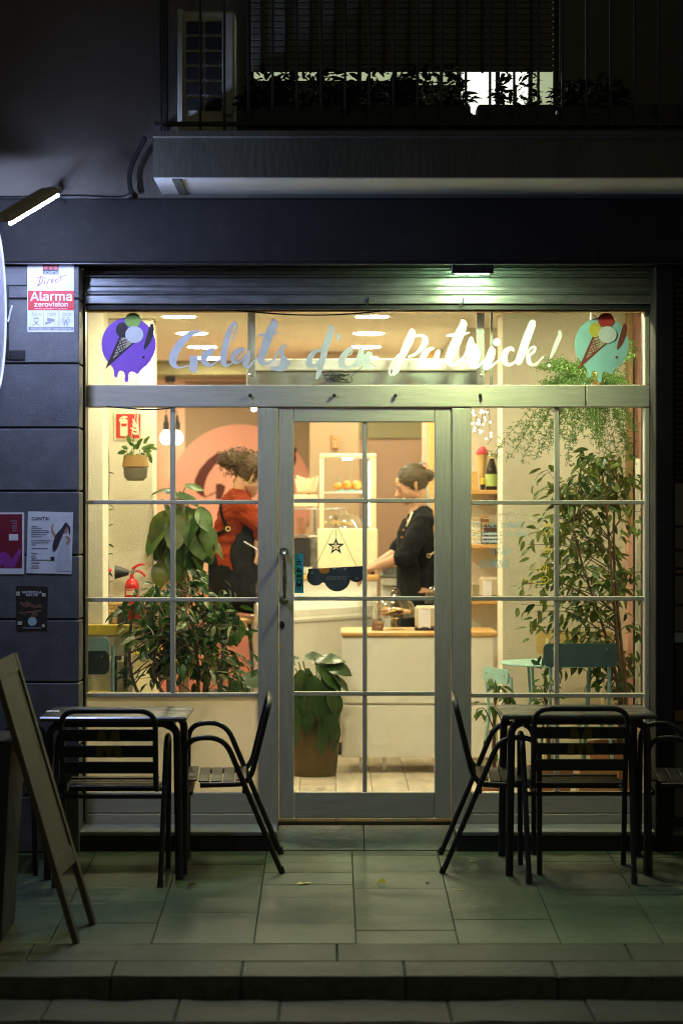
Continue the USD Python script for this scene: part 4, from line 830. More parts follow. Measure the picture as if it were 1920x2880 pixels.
lab = [txt('EXTINTOR', 240 + 745 * s8, 240 + 930 * s8, 1540 + 762 * s8, 1540 + 790 * s8, yE - .005 - R - .001)]
obj('label', cat(lab + [decal(sbox(240 + 750 * s8, 1540 + a * s8, 240 + 950 * s8, 1540 + b * s8), yE - .005 - R - .001) for a, b in ((805, 830), (842, 870))]), 'cream_plastic', cyl_)
val_ = obj('valve', cat([tube([e8(870, 480), e8(880, 380)], .010, 8), tube([e8(800, 450), e8(880, 420)], .008, 8)]), 'steel', ex)
obj('lever', cat([tube([e8(860, 400), e8(930, 345), e8(1000, 315), e8(1100, 312)], [.010, .009, .007, .006], 7, smooth=4), tube([e8(920, 425), e8(1010, 445), e8(1070, 490), e8(1100, 535)], [.007, .007, .007, .007], 7, smooth=4)]), 'red_paint', val_, smooth=True)
hs_ = e8(800, 460); he = e8(545, 455)
obj('horn', tube([hs_, hs_ * .85 + he * .15, he], [.014, .02, .039], 16), 'black_plastic', val_, smooth=40)
yH = 1.7
hb = thing('hanging_basket', 'two tone woven basket of green leaves hanging on white strings', 'planter', tuple(P(381, 1290, yH)))
zz = lambda v: Z(v, yH); k_ = 1 / S(yH); cxh = X(381, yH)
obj('basket_top', lathe([(0, zz(1300)), (32 * k_, zz(1298)), (33 * k_, zz(1280)), (38 * k_, zz(1312)), (34 * k_, zz(1315)), (0, zz(1313))], 24, (cxh, yH, 0)), 'basket', hb, smooth=40)
obj('basket_bottom', lathe([(0, zz(1353)), (22 * k_, zz(1352)), (32 * k_, zz(1342)), (34.5 * k_, zz(1316)), (0, zz(1315))], 24, (cxh, yH, 0)), 'basket_grey', hb, smooth=40)
hk2 = P(384, 1150, yH) 
for dx in (-32, 32):
    obj('string', tube([hk2, P(381 + dx * .35, 1225, yH - .01), P(381 + dx, 1282, yH)], .0022, 5), 'paper_white', hb)
obj('string', tube([hk2, (hk2[0], yH, 2.735)], .0022, 5), 'paper_white', hb)
for a, b, L, dx, dz, w in ((366, 1247, 26, -.3, .95, 1.3), (360, 1262, 22, -.8, .3, 1.2), (372, 1268, 26, -.2, -.5, 1.3), (392, 1252, 26, -.5, -.2, 1.5), (398, 1262, 30, .7, .1, 1.3), (404, 1248, 28, .5, .8, 1.2), (412, 1250, 32, .1, .95, 1.2), (418, 1256, 26, .9, -.3, 1.), (412, 1272, 24, .6, -.7, 1.3), (385, 1265, 24, .2, .6, 1.3), (378, 1256, 22, -.6, .5, 1.2), (396, 1274, 22, .5, -.4, 1.2), (420, 1282, 22, .3, -.9, 1.3), (355, 1270, 26, -.9, -.1, 1.3), (374, 1246, 24, .1, 1, 1.3), (386, 1254, 28, .4, .7, 1.3), (402, 1270, 26, .9, .1, 1.2), (390, 1278, 26, -.4, -.3, 1.3), (366, 1276, 22, -.7, -.4, 1.2), (410, 1262, 28, .8, .5, 1.3)):
    obj('leaf', put_leaf(P(a, b, yH - .02), (dx, rng.uniform(-.4, 0), dz), L * k_, rng.uniform(1.0, 1.6), 1, w), rng.choice(('leaf_light', 'leaf_mid', 'leaf_light')), hb)
obj('stems', cat([tube([P(a, 1296, yH), P(a + d_, 1262, yH - .015)], .002, 4) for a, d_ in ((362, -6), (368, 2), (378, -2), (390, 4), (400, 8), (408, 8))]), 'green_stem', hb)

# ---------------------------------------------------------------- plants
def ficus(name, label, base, trunks, targets, L, mats, n_parts, per=8, pot=None, stuff=0, seed=3):
    r = random.Random(seed)
    t = thing(name, label, 'plant', base)
    for tr_ in trunks:
        obj('trunk', tube(tr_, np.linspace(.012, .005, len(tr_)), 7, smooth=3), 'bark', t, smooth=True)
    br, lv = [], []
    for (px, py, y, sp) in targets:
        tr_ = trunks[r.randrange(len(trunks))]
        e = P(px, py, y) + np.array([r.gauss(0, .02), r.gauss(0, .05), r.gauss(0, .02)])
        cand = np.array(cr(np.array(tr_, float), 4)); d_ = np.linalg.norm(cand - e, axis=1) + .8 * np.maximum(cand[:, 2] - e[2] + .10, 0)
        s_ = cand[d_.argmin()]
        mid = (s_ + e) / 2 + np.array([0, 0, .05]); c = cr(np.array([s_, mid, e]), 6)
        br.append(tube(c, np.linspace(.004, .0012, len(c)), 4))
        for _ in range(per):
            q = c[min(len(c) - 1, int(len(c) * (1 - abs(r.gauss(0, .35)))))] + np.array([r.gauss(0, sp), r.gauss(0, sp), r.gauss(0, sp)])
            dr = np.array([r.gauss(0, .7) + .5 * np.sign(e[0] - s_[0]), r.gauss(-.1, .5), r.gauss(-.55, .45)])
            lv.append((q, dr, L * r.uniform(.65, 1.2), r.uniform(-.9, .9)))
    obj('branches', cat(br), 'twig', t)
    r.shuffle(lv)
    lv.sort(key=lambda a: a[0][1])
    extra = []
    for i, (q, dr, LL, ro) in enumerate(lv):
        m = put_leaf(q, dr, LL, ro, None, r.uniform(.9, 1.25))
        if i < n_parts: obj('leaf', m, r.choice(mats), t)
        else: extra.append(m)
    if extra:
        p = obj('foliage', cat(extra), mats[0], t); meta(stage.GetPrimAtPath(p), kind='stuff')
    return t
def pot(parent, c, r0, r1, h, matn):
    pp_ = obj('pot', lathe([(0, 0), (r0, 0), (r1, h * .92), (r1 * 1.05, h * .92), (r1 * 1.05, h), (r1 * .9, h), (r1 * .9, h * .93), (0, h * .93)], 24, c), matn, parent, smooth=40)
    obj('soil', lathe([(0, h * .935), (r1 * .89, h * .94), (0, h * .96)], 16, c), 'soil', pp_)

r_ = random.Random(11)
yf1 = .75
tg = []
for _ in range(34):
    tg.append((r_.uniform(390, 690), r_.uniform(1660, 1920), r_.uniform(.5, 1.0), .03))
for _ in range(26):
    tg.append((r_.uniform(470, 700), r_.uniform(1690, 1880), r_.uniform(.6, 1.1), .035))
for a, b in ((325, 1745), (350, 1765), (345, 1700), (400, 1685), (460, 1665), (520, 1640), (560, 1620), (600, 1690), (660, 1700), (690, 1800), (660, 1880), (420, 1880), (360, 1900), (560, 1850), (600, 1740), (540, 1700), (480, 1720), (560, 1780), (640, 1780), (600, 1800), (440, 1760), (520, 1760)):
    tg.append((a, b, r_.uniform(.5, .95), .03))
b1 = P(560, 2120, yf1); b1[2] = FZ
fic = ficus('ficus_plant', 'bushy dark leafed fig plant filling the lower left window', tuple(b1),
      [[b1 + (0, 0, .2), P(558, 1960, yf1), P(552, 1820, yf1), P(530, 1700, yf1), P(510, 1640, yf1)], [b1 + (.02, .03, .2), P(572, 1960, .8), P(590, 1830, .8), P(600, 1720, .8)],
       [b1 + (-.03, .0, .2), P(420, 2000, yf1), P(370, 1900, yf1), P(366, 1780, yf1), P(380, 1700, yf1)], [b1 + (0, .03, .2), P(480, 1990, .7), P(430, 1880, .7), P(470, 1740, .7)]],
      tg, .068, ('leaf_dark', 'leaf_dark', 'leaf_mid', 'leaf_mid', 'leaf_cream'), 290, 13)
pot(fic, b1, .12, .15, .26, 'clay')
# big leafed climbing plant
yq = 2.35
b2 = P(520, 2200, yq); b2[2] = FZ
pth = thing('pothos_plant', 'tall plant with big drooping yellow green leaves before the pink wall', 'plant', tuple(b2))
obj('moss_pole', tube([b2 + (0, 0, .1), P(505, 1400, yq)], .03, 8), 'bark', pth)
pot(pth, b2, .13, .17, .3, 'dark_wicker')
for a, b, L, dx, dz, w in ((450, 1378, 70, .9, -.15, 1.1), (500, 1385, 78, .85, -.5, 1.3), (455, 1405, 85, .5, -.8, 1.6), (520, 1408, 95, .4, -.9, 1.5), (560, 1425, 70, .8, -.9, 1.3), (545, 1450, 130, .25, -1, 1.9), (500, 1450, 110, -.1, -1, 1.7), (470, 1460, 120, -.55, -.9, 1.7),
                        (455, 1500, 80, -.35, -1, 1.6), (510, 1500, 110, .3, -1, 1.7), (560, 1500, 85, .75, -.9, 1.4), (540, 1540, 85, .4, -1, 1.5), (575, 1510, 80, .9, -.5, 1.1), (500, 1545, 90, -.1, -1, 1.5), (545, 1580, 80, .2, -1, 1.4), (480, 1380, 55, -.6, .1, 1.1), (520, 1365, 60, .9, -.2, 1.), (515, 1590, 90, .5, -.9, 1.5), (560, 1600, 70, .3, -1, 1.4), (455, 1640, 80, -.6, -.6, 1.3)) + tuple((rng.uniform(440, 575), rng.uniform(1395, 1620), rng.uniform(70, 125), rng.uniform(-.5, .7), rng.uniform(-1.1, -.5), rng.uniform(1.5, 2.0)) for _ in range(18)):
    obj('leaf', put_leaf(P(a, b, yq - rng.uniform(.05, .2)), (dx, rng.uniform(-.5, -.1), dz), L / S(yq), rng.uniform(-.6, .6) + np.sign(dx) * .9 * max(0, 1 - abs(dz)), None, w * rng.uniform(.85, 1.1)), rng.choice(('leaf_pothos', 'leaf_pothos', 'leaf_dark', 'leaf_mid')), pth, smooth=True)
obj('stems', cat([tube([P(505, c, yq), P(a, b, yq - .1)], .004, 5) for a, b, c in ((500, 1385, 1420), (560, 1425, 1500), (470, 1460, 1500), (455, 1405, 1460), (520, 1370, 1420), (545, 1450, 1500))]), 'green_stem', pth)
# floor plant by the counter
yz = 2.05
b3 = P(883, 2165, yz); b3[2] = FZ
spa = thing('leafy_floor_plant', 'plant with broad glossy leaves in a gold pot left of the counter', 'plant', tuple(b3))
hp = Z(1985, yz) - FZ
obj('pot', lathe([(0, 0), (.125, 0), (.150, hp * .6), (.152, hp), (.137, hp), (.137, hp * .93), (0, hp * .93)], 32, b3), 'gold_pot', spa, smooth=40)
obj('soil', lathe([(0, hp * .935), (.136, hp * .94), (0, hp * .95)], 16, b3), 'soil', spa)
for a, b, L, dx, dz, w, d in ((852, 1850, 60, .9, .2, 1.6, -.05), (840, 1850, 75, -.9, -.25, 1.5, -.02), (880, 1860, 90, .9, -.3, 1.5, -.02), (890, 1875, 100, .75, -.65, 1.6, -.1), (862, 1880, 85, .25, -1, 1.7, -.16), (905, 1890, 95, .4, -1, 1.6, -.12), (850, 1885, 90, -.4, -1, 1.6, -.14),
                           (880, 1900, 110, 0, -1, 1.5, -.17), (920, 1920, 95, .3, -1, 1.5, -.14), (845, 1930, 100, -.15, -1, 1.4, -.16), (900, 1950, 90, .15, -1, 1.3, -.18), (935, 1940, 90, .15, -1, 1.4, -.12), (760, 1905, 105, -.95, -.15, 1.3, -.15), (790, 1880, 70, -.9, .3, 1.2, -.05), (830, 1870, 70, -.6, .4, 1.4, 0), (865, 1990, 80, 0, -1, 1.1, -.17), (915, 1985, 90, .05, -1, 1.2, -.17), (770, 1930, 95, -.9, -.5, 1.3, -.1), (925, 1985, 95, .1, -1, 1.2, -.17), (905, 2030, 90, .05, -1, 1., -.19), (938, 2020, 90, .1, -1, 1., -.15), (840, 1990, 110, -.15, -1, .8, -.17), (690, 1925, 90, -.9, -.2, 1.2, -.12), (700, 1945, 100, -.8, -.5, 1.1, -.15), (888, 1862, 80, .6, .25, 1.7, -.03), (915, 1868, 80, .8, -.2, 1.7, -.06), (930, 1890, 80, .7, -.7, 1.5, -.08)):
    obj('leaf', put_leaf(P(a, b, yz + d), (dx, -.25, dz), L / S(yz), rng.uniform(-.3, .3) + np.sign(dx) * .95 * max(0, 1 - abs(dz) * 1.2), None, w), rng.choice(('leaf_gloss', 'leaf_gloss', 'leaf_dark')), spa, smooth=True)
obj('stems', cat([tube([b3 + (rng.uniform(-.05, .05), rng.uniform(-.05, .05), hp * .9), P(a, b, yz - .05)], .004, 5, ) for a, b in ((852, 1860), (840, 1862), (890, 1870), (870, 1880), (900, 1890), (780, 1900), (830, 1880), (930, 1930), (775, 1925))]), 'green_stem', spa)
# right ficus tree
yt = .85
b4 = P(1748, 2200, yt); b4[2] = FZ
tg = []
for _ in range(52): tg.append((r_.uniform(1500, 1790), r_.uniform(1290, 1960), r_.uniform(.55, 1.3), .035))
for a, b in ((1690, 1300), (1720, 1290), (1740, 1330), (1650, 1320), (1610, 1330), (1580, 1360), (1690, 1380), (1740, 1380), (1640, 1370), (1600, 1450), (1570, 1500), (1480, 1520), (1500, 1500), (1460, 1660), (1480, 1640), (1470, 1700), (1500, 1720), (1490, 1770), (1500, 1660), (1560, 1600), (1620, 1550), (1640, 1620), (1580, 1680), (1650, 1700), (1620, 1760), (1790, 1350), (1795, 1440), (1780, 1600), (1790, 1760), (1770, 1850), (1690, 1820), (1600, 1640), (1660, 1280), (1705, 1270), (1725, 1310), (1640, 1300), (1680, 1340), (1720, 1360), (1600, 1360), (1660, 1370), (1700, 1400), (1630, 1400), (1590, 1400), (1745, 1420), (1540, 1560), (1560, 1740), (1610, 1480), (1660, 1460), (1650, 1540), (1560, 1660), (1700, 1660), (1620, 1680)):
    tg.append((a, b, r_.uniform(.6, 1.2), .03))
fr_ = ficus('fig_tree', 'tall indoor fig tree with dark pointed leaves in the right window', tuple(b4),
      [[b4 + (0, 0, .25), P(1748, 1960, yt), P(1735, 1800, yt), P(1718, 1600, yt), P(1705, 1430, yt), P(1690, 1310, yt)], [b4 + (.02, .02, .25), P(1760, 1960, .9), P(1748, 1830, .9), P(1728, 1620, .9), P(1726, 1450, .9), P(1735, 1350, .9)],
       [b4 + (-.02, 0, .25), P(1742, 1960, yt), P(1700, 1780, yt), P(1640, 1600, yt), P(1610, 1480, yt)]],
      tg, .066, ('leaf_olive', 'leaf_mid', 'leaf_olive', 'leaf_dark'), 300, 11, seed=5)
pot(fr_, b4, .14, .17, .3, 'clay')
# small plants at the foot of the right window
yb = .3
b5 = P(1390, 2240, yb); b5[2] = FZ
sp_ = ficus('small_pot_plant', 'small thin leafed plant in a clay pot behind the right table\'s left chair', tuple(b5), [[b5 + (0, 0, .1), P(1388, 2050, yb), P(1395, 1960, yb)], [b5 + (.01, 0, .1), P(1420, 2050, yb), P(1440, 1950, yb)]],
      [(1345, 2000, yb, .015), (1360, 1975, yb, .02), (1385, 1935, yb, .02), (1405, 1930, yb, .02), (1425, 1940, yb, .02), (1400, 1985, yb, .02), (1375, 2040, yb, .02), (1440, 1960, yb, .02), (1385, 2120, yb, .02)], .06, ('leaf_mid', 'leaf_light'), 60, 4, seed=8)
pot(sp_, b5, .05, .07, .13, 'clay')
b6 = P(1545, 2230, .45); b6[2] = FZ
s2 = ficus('small_pot_plant', 'small leafy plant in an orange pot behind the right outdoor chair back', tuple(b6), [[b6 + (0, 0, .1), P(1540, 2050, .45), P(1530, 1930, .45)]],
      [(1510, 1940, .4, .02), (1530, 1925, .45, .02), (1550, 1945, .45, .02), (1525, 1960, .45, .02), (1560, 1960, .45, .02), (1520, 1985, .45, .02)], .055, ('leaf_mid', 'leaf_light'), 60, 5, seed=9)
pot(s2, b6, .09, .12, .22, 'clay')
ptb = thing('wooden_planter', 'low orange wooden planter box seen between the slats of the right chair', 'planter', (X(1690, .5), .5, FZ))
obj('box', pbx(1630, 2165, 1740, 2240, .5, .7), 'oak', ptb)
obj('rim', bx(X(1626, .5), X(1744, .5), .49, .71, Z(2172, .5) + .012, Z(2160, .5) + .012, .003), 'oak', ptb)
# hanging fern
yn = .75
fc = P(1660, 1085, yn)
fe = thing('hanging_fern', 'feathery hanging asparagus fern at the top of the right window', 'plant', tuple(fc))
obj('pot', lathe([(0, -.05), (.06, -.05), (.085, .06), (.08, .065), (0, .05)], 18, fc), 'clay', fe, smooth=40)
obj('cord', tube([fc + (0, 0, .06), (fc[0], yn, 2.735)], .003, 5), 'paper_white', fe)
r2 = random.Random(21)
st_, nd = [], []
def frond(c):
    st_.append(tube(c, .0014, 4))
    for i in range(1, len(c)):
        for _ in range(7):
            q = c[i - 1] + (c[i] - c[i - 1]) * r2.random()
            sd = np.array([r2.gauss(0, 1), r2.gauss(0, .8), r2.gauss(-.1, .8)]); sd /= np.linalg.norm(sd); tip = q + sd * r2.uniform(.02, .055)
            for _ in range(4):
                b0 = q + (tip - q) * r2.uniform(.2, 1)
                d_ = np.array([r2.gauss(0, 1), r2.gauss(0, 1), r2.gauss(-.2, 1)]); d_ /= np.linalg.norm(d_)
                e_ = b0 + d_ * r2.uniform(.010, .022); w_ = np.cross(d_, [.3, 1, .2]); w_ = w_ / np.linalg.norm(w_) * .0021
                nd.append((b0 - w_, b0 + w_, e_))
ends = [(1395 + 40 * i + r2.uniform(-20, 20), r2.uniform(1180, 1330)) for i in range(10)] + [(r2.uniform(1560, 1790), r2.uniform(1140, 1320)) for _ in range(26)] + [(r2.uniform(1510, 1660), r2.uniform(1000, 1100)) for _ in range(26)] + [(r2.uniform(1680, 1800), r2.uniform(960, 1080)) for _ in range(14)] + [(1434, 1285), (1505, 1290), (1490, 1230), (1540, 1260), (1520, 1200)]
for (a, b) in ends:
    e = P(a, b, yn + r2.uniform(-.25, .3)); mid = (fc + e) / 2 + np.array([0, 0, .12 if b > 1100 else .03])
    frond(cr(np.array([fc + (r2.uniform(-.05, .05), 0, .05), mid, e]), 8))
nd = np.array(nd)
p = obj('needles', trimesh.Trimesh(nd.reshape(-1, 3), np.arange(len(nd) * 3).reshape(-1, 3), process=False), 'leaf_fern', fe); meta(stage.GetPrimAtPath(p), kind='stuff')
obj('stems', cat(st_), 'green_stem', fe)
# trailing vine along the left wall stub
vn = thing('trailing_vine', 'thin vine with tiny leaves climbing the corner of the left cream wall', 'plant', tuple(P(308, 1500, 1.3)))
obj('stem', tube([P(304 + 3 * math.sin(v * .02), v, 1.28) for v in range(1250, 1740, 30)], .0025, 4), 'twig', vn)
for v, dx in ((1330, 1), (1405, 1), (1420, .8), (1435, 1.2), (1450, .7), (1480, .5), (1530, 1), (1560, .4), (1610, .8), (1640, .5), (1680, .6), (1710, .9)):
    obj('leaf', put_leaf(P(305, v, 1.27), (dx, -.2, rng.uniform(-.8, .3)), .035, rng.uniform(-1, 1), 1, .9), 'leaf_dark', vn)
obj('flower', sph(P(309, 1604, 1.26), .012, 1), 'pink_scoop', vn)

# ---------------------------------------------------------------- counter side
yc = 2.15
co = thing('front_counter', 'white front counter with a thick oak worktop', 'counter', (X(1170, yc), yc, FZ))
obj('worktop', bx(X(958, yc), X(1400, yc), yc - .02, yc + .52, Z(1790, yc), Z(1776, yc), .008), 'oak', co)
obj('front_panel', bx(X(962, yc), X(1388, yc), yc, yc + .018, Z(1978, yc), Z(1791, yc), .003), 'white_paint', co)
obj('front_panel', bx(X(960, yc), X(1388, yc), yc, yc + .018, Z(2131, yc), Z(1985, yc), .003), 'white_paint', co)
obj('carcass', bx(X(966, yc), X(1384, yc), yc + .019, yc + .49, Z(2120, yc), Z(1791, yc), 0), 'white_paint', co)
for px in (1010, 1075, 1370):
    obj('leg', bx(X(px, yc + .1), X(px + 12, yc + .1), yc + .1, yc + .13, FZ, Z(2120, yc), .002), 'steel', co)
yk = yc + .2
zt_ = Z(1776, yc)
ck = thing('cookie_stand', 'glass cake stand of biscuits under a clear dome on the oak counter', 'cake stand', (X(1108, yk), yk, zt_))
c_ = (X(1108, yk), yk, 0); k_ = 1 / S(yk); zz = lambda v: zt_ + (1768 - v) * k_
obj('foot', lathe([(0, zz(1768)), (32 * k_, zz(1768)), (12 * k_, zz(1760)), (6 * k_, zz(1752)), (8 * k_, zz(1738)), (20 * k_, zz(1734)), (62 * k_, zz(1733)), (63 * k_, zz(1730)), (0, zz(1731))], 32, c_), 'clear_glass', ck, smooth=40)
obj('dome', lathe([(61 * k_, zz(1730)), (60 * k_, zz(1712)), (52 * k_, zz(1692)), (35 * k_, zz(1678)), (12 * k_, zz(1674)), (7 * k_, zz(1668)), (10 * k_, zz(1658)), (0, zz(1655))], 32, c_), 'clear_glass', ck, smooth=40)
bs = thing('biscuit_pile', 'heap of brown biscuits inside the glass dome on the counter', 'biscuits', (c_[0], yk, zz(1729)))
for i in range(14):
    a = i * 2.4; rr = .02 + .055 * ((i * .618) % 1); h = zz(1728) + .013 * (i // 5)
    m = lathe([(0, 0), (.03, 0), (.034, .006), (.028, .013), (0, .015)], 12); m.apply_transform(trimesh.transformations.rotation_matrix(rng.uniform(-.35, .35), [math.cos(a), math.sin(a), 0])); m.apply_translation((c_[0] + rr * math.cos(a), yk + rr * math.sin(a), h + .004))
    obj('biscuit', m, ('biscuit', 'waffle', 'choc')[i % 3] if i % 4 else 'biscuit', bs)
cc = thing('cookie_card', 'small brown price card reading COOKIES on the oak counter', 'price card', (X(1063, yc + .05), yc + .05, zt_))
yy = yc + .06; cd = Polygon([(1048, 1744), (1081, 1746), (1076, 1774), (1044, 1773)])
obj('card', decal(cd, yy, .003).apply_translation((0, 0, zt_ - Z(1774, yy))), 'ink_brown', cc)
obj('lettering', txt('COOKIES!', 1053, 1078, 1747, 1753, yy - .0035).apply_translation((0, 0, zt_ - Z(1774, yy))), 'cream_plastic', cc)
obj('lettering', txt('1,60€', 1056, 1072, 1760, 1765, yy - .0035).apply_translation((0, 0, zt_ - Z(1774, yy))), 'cream_plastic', cc)
def napkin(name, label, px0, px1, py0, py1, y, zb):
    t = thing(name, label, 'napkin dispenser', (X((px0 + px1) / 2, y), y, zb)); dz = zb - Z(py1, y)
    f = lambda m: m.apply_translation((0, 0, dz))
    w = px1 - px0
    obj('body', f(pbx(px0, py0, px1, py1 - 8, y, y + .12, .012)), 'sand_paint', t)
    obj('base', f(pbx(px0 - 2, py1 - 9, px1 + 1, py1, y - .004, y + .125, .004)), 'black_plastic', t)
    obj('napkin', f(decal(Polygon([(px0 + w * .12, py0 + 8), (px0 + w * .5, py0 + 12), (px0 + w * .62, py0 + 8), (px0 + w * .62, py1 - 6), (px0 + w * .38, py1 - 12), (px0 + w * .12, py1 - 6)]), y - .001, .003)), 'paper_white', t)
napkin('napkin_dispenser', 'cream napkin dispenser beside the cookie stand on the front counter', 1168, 1236, 1704, 1773, yc + .08, zt_)
dm = thing('small_cake_dome', 'small glass dome at the right edge of the door glass on the counter', 'cake stand', (X(1222, yk + .25), yk + .25, zt_))
k_ = 1 / S(yk + .25); zz = lambda v: Z(v, yk + .25); c_ = (X(1224, yk + .25), yk + .25, 0)
obj('foot', lathe([(0, zt_), (22 * k_, zt_), (6 * k_, zt_ + .03), (7 * k_, zz(1700)), (30 * k_, zz(1697)), (30 * k_, zz(1694)), (0, zz(1694))], 24, c_), 'clear_glass', dm, smooth=40)
obj('dome', lathe([(29 * k_, zz(1693)), (27 * k_, zz(1670)), (16 * k_, zz(1652)), (0, zz(1646))], 24, c_), 'clear_glass', dm, smooth=40)
# gelato display
A_, B_ = np.array([X(727, 2.45), 2.45]), np.array([X(1046, 3.5), 3.5])
gd = thing('gelato_display', 'big white gelato display case slanting away behind the front counter', 'display case', (A_[0], A_[1], FZ))
u_ = (B_ - A_) / np.linalg.norm(B_ - A_); n_ = np.array([-.10, .995]); Lg = np.linalg.norm(B_ - A_)
def gp(s, t, z): q = A_ + u_ * s + n_ * t; return (q[0], q[1], z)
def gprism(prof, s0, s1): return arr(M4.hull_points(np.array([gp(s, t, z) for s in (s0, s1) for t, z in prof])))
obj('front', gprism([(0, .2), (0, .955), (.62, .955), (.62, .2)], 0, Lg), 'white_gloss', gd)
obj('plinth', gprism([(.05, FZ), (.05, .199), (.6, .199), (.6, FZ)], .03, Lg - .03), 'black_plastic', gd)
obj('trim', gprism([(-.012, .958), (-.016, .975), (-.008, .992), (.3, .992), (.3, .958)], -.01, Lg + .01), 'white_gloss', gd)
obj('top', gprism([(-.008, .993), (.0, 1.03), (.05, 1.075), (.12, 1.085), (.3, 1.07), (.3, .993)], -.01, Lg + .01), 'white_gloss', gd)
obj('lit_well', gprism([(.31, .96), (.31, 1.105), (.33, 1.105), (.33, .96)], .18, Lg * .42), 'well_glow', gd)
obj('curved_glass', tube([gp(.02, .30, 1.08), gp(.02, .36, 1.20), gp(.02, .5, 1.26)], .006, 6), 'clear_glass', gd)
# back counter and what stands on it
yb_ = 3.75
bc = thing('back_counter', 'white back counter with orange wood edge behind the gelato case', 'counter', (X(950, yb_), yb_, FZ))
ztb = Z(1617, yb_)
obj('worktop', bx(X(700, yb_), X(1066, yb_), yb_ - .02, yb_ + .55, Z(1632, yb_), ztb, .006), 'oak', bc)
obj('body', bx(X(705, yb_), X(1060, yb_), yb_, yb_ + .53, FZ, Z(1632, yb_) - .001, .003), 'white_paint', bc)
vt = thing('display_cabinet', 'tall cream glass fronted cabinet holding oranges and a cake dome', 'cabinet', (X(978, yb_), yb_, ztb))
yv_ = yb_ + .04; dz = .0
xl, xr_ = X(898, yv_), X(1058, yv_); zt2, zm = Z(1275, yv_), Z(1487, yv_)
dpt = .38
obj('base', bx(xl - .012, xr_ + .008, yv_ - .01, yv_ + dpt + .01, ztb + .02, zm, .006), 'cream_plastic', vt)
for px in (905, 1040): obj('foot', bx(X(px, yv_), X(px + 14, yv_), yv_ + .02, yv_ + .06, ztb, ztb + .02, .002), 'black_plastic', vt)
obj('top', bx(xl, xr_, yv_, yv_ + dpt, zt2 - .027, zt2, .008), 'cream_plastic', vt)
for a, b in ((xl + .001, xl + .027), (xr_ - .042, xr_ - .018)):
    for yy in (yv_ + .001, yv_ + dpt - .026): obj('frame_post', bx(a, b, yy, yy + .025, zm + .001, zt2 - .028, .003), 'cream_plastic', vt)
obj('frame_post', bx(xr_ - .016, xr_ - .002, yv_ + .004, yv_ + .03, zm + .001, zt2 - .028, .002), 'cream_plastic', vt)
zs = Z(1384, yv_)
obj('shelf', bx(xl + .028, xr_ - .044, yv_ + .03, yv_ + dpt - .03, zs - .006, zs, .001), 'clear_glass', vt)
obj('shelf_edge', bx(xl + .028, xr_ - .044, yv_ + .022, yv_ + .029, zs - .007, zs + .001, .001), 'white_gloss', vt)
obj('front_glass', sheet(xl + .028, xr_ - .044, yv_ + .012, zm + .002, zt2 - .03), 'pane_glass', vt)
obj('led_panel', bx(X(963, yv_ + .1), X(990, yv_ + .1), yv_ + .12, yv_ + .2, zt2 - .036, zt2 - .028, 0), 'case_led', vt)
obj('side_light', bx(xr_ - .047, xr_ - .0445, yv_ + .06, yv_ + .075, zm + .02, zt2 - .05, 0), 'case_led', vt)
tyy = thing('blue_tray', 'thin blue tray on the cabinet shelf under the oranges', 'tray', (X(980, yv_ + .15), yv_ + .15, zs))
obj('tray', bx(X(945, yv_ + .1), X(1022, yv_ + .1), yv_ + .06, yv_ + .24, zs + .001, zs + .013, .003), 'blue_paint', tyy)
for i, (px, r) in enumerate(((950, 11.5), (976, 14), (1002, 14.5))):
    t = thing('orange', ('left orange with a leafy stalk on the blue tray', 'middle orange with a thin straight stalk on the blue tray', 'right bare orange on the blue tray')[i], 'orange', (X(px, yv_ + .14), yv_ + .14, zs + .013), 0, 'oranges on the blue tray')
    rr = r / S(yv_ + .14)
    c = np.array((X(px, yv_ + .14), yv_ + .14, zs + .013 + rr * .95))
    ft_ = obj('fruit', sph(c, rr, 3, (1, 1, 1)) , 'orange_fruit', t, smooth=True)
    if i < 2: obj('stalk', tube([c + (0, 0, rr * .95), c + (.004 - .006 * (i == 0), 0, rr + .018), c + (.002 - .016 * (i == 0), 0, rr + .032)], .0025, 5), 'green_stem', ft_)
cdm = thing('pastry_dome', 'clear glass dome over pastries on the cabinet floor', 'cake stand', (X(966, yv_ + .19), yv_ + .19, zm))
k_ = 1 / S(yv_ + .19); zz = lambda v: zm + (1486 - v) * k_; c_ = (X(966, yv_ + .19), yv_ + .19, 0)
obj('plate', lathe([(0, zz(1486)), (58 * k_, zz(1486)), (60 * k_, zz(1483)), (0, zz(1483))], 28, c_), 'clear_glass', cdm, smooth=40)
obj('dome', lathe([(57 * k_, zz(1482)), (52 * k_, zz(1464)), (36 * k_, zz(1448)), (12 * k_, zz(1442)), (8 * k_, zz(1440)), (12 * k_, zz(1427)), (0, zz(1426))], 28, c_), 'clear_glass', cdm, smooth=40)
pz = thing('pastry_stack', 'flat square pastries lying under the dome in the cabinet', 'pastries', (c_[0], c_[1], zz(1482)))
for i, (dx, dy, an) in enumerate(((-30, -.03, .3), (-12, .02, -.2), (12, -.02, .25), (32, .01, .1), (-20, .0, .4))):
    m = bx(-.035, .035, -.03, .03, 0, .014, .004); m.apply_transform(trimesh.transformations.rotation_matrix(an * .6, [0, 1, 0])); m.apply_translation((c_[0] + dx * k_ * .8, c_[1] + dy, zz(1480) + .012 + .006 * (i == 4) * 2)); obj('pastry', m, ('waffle', 'biscuit')[i % 2], pz)
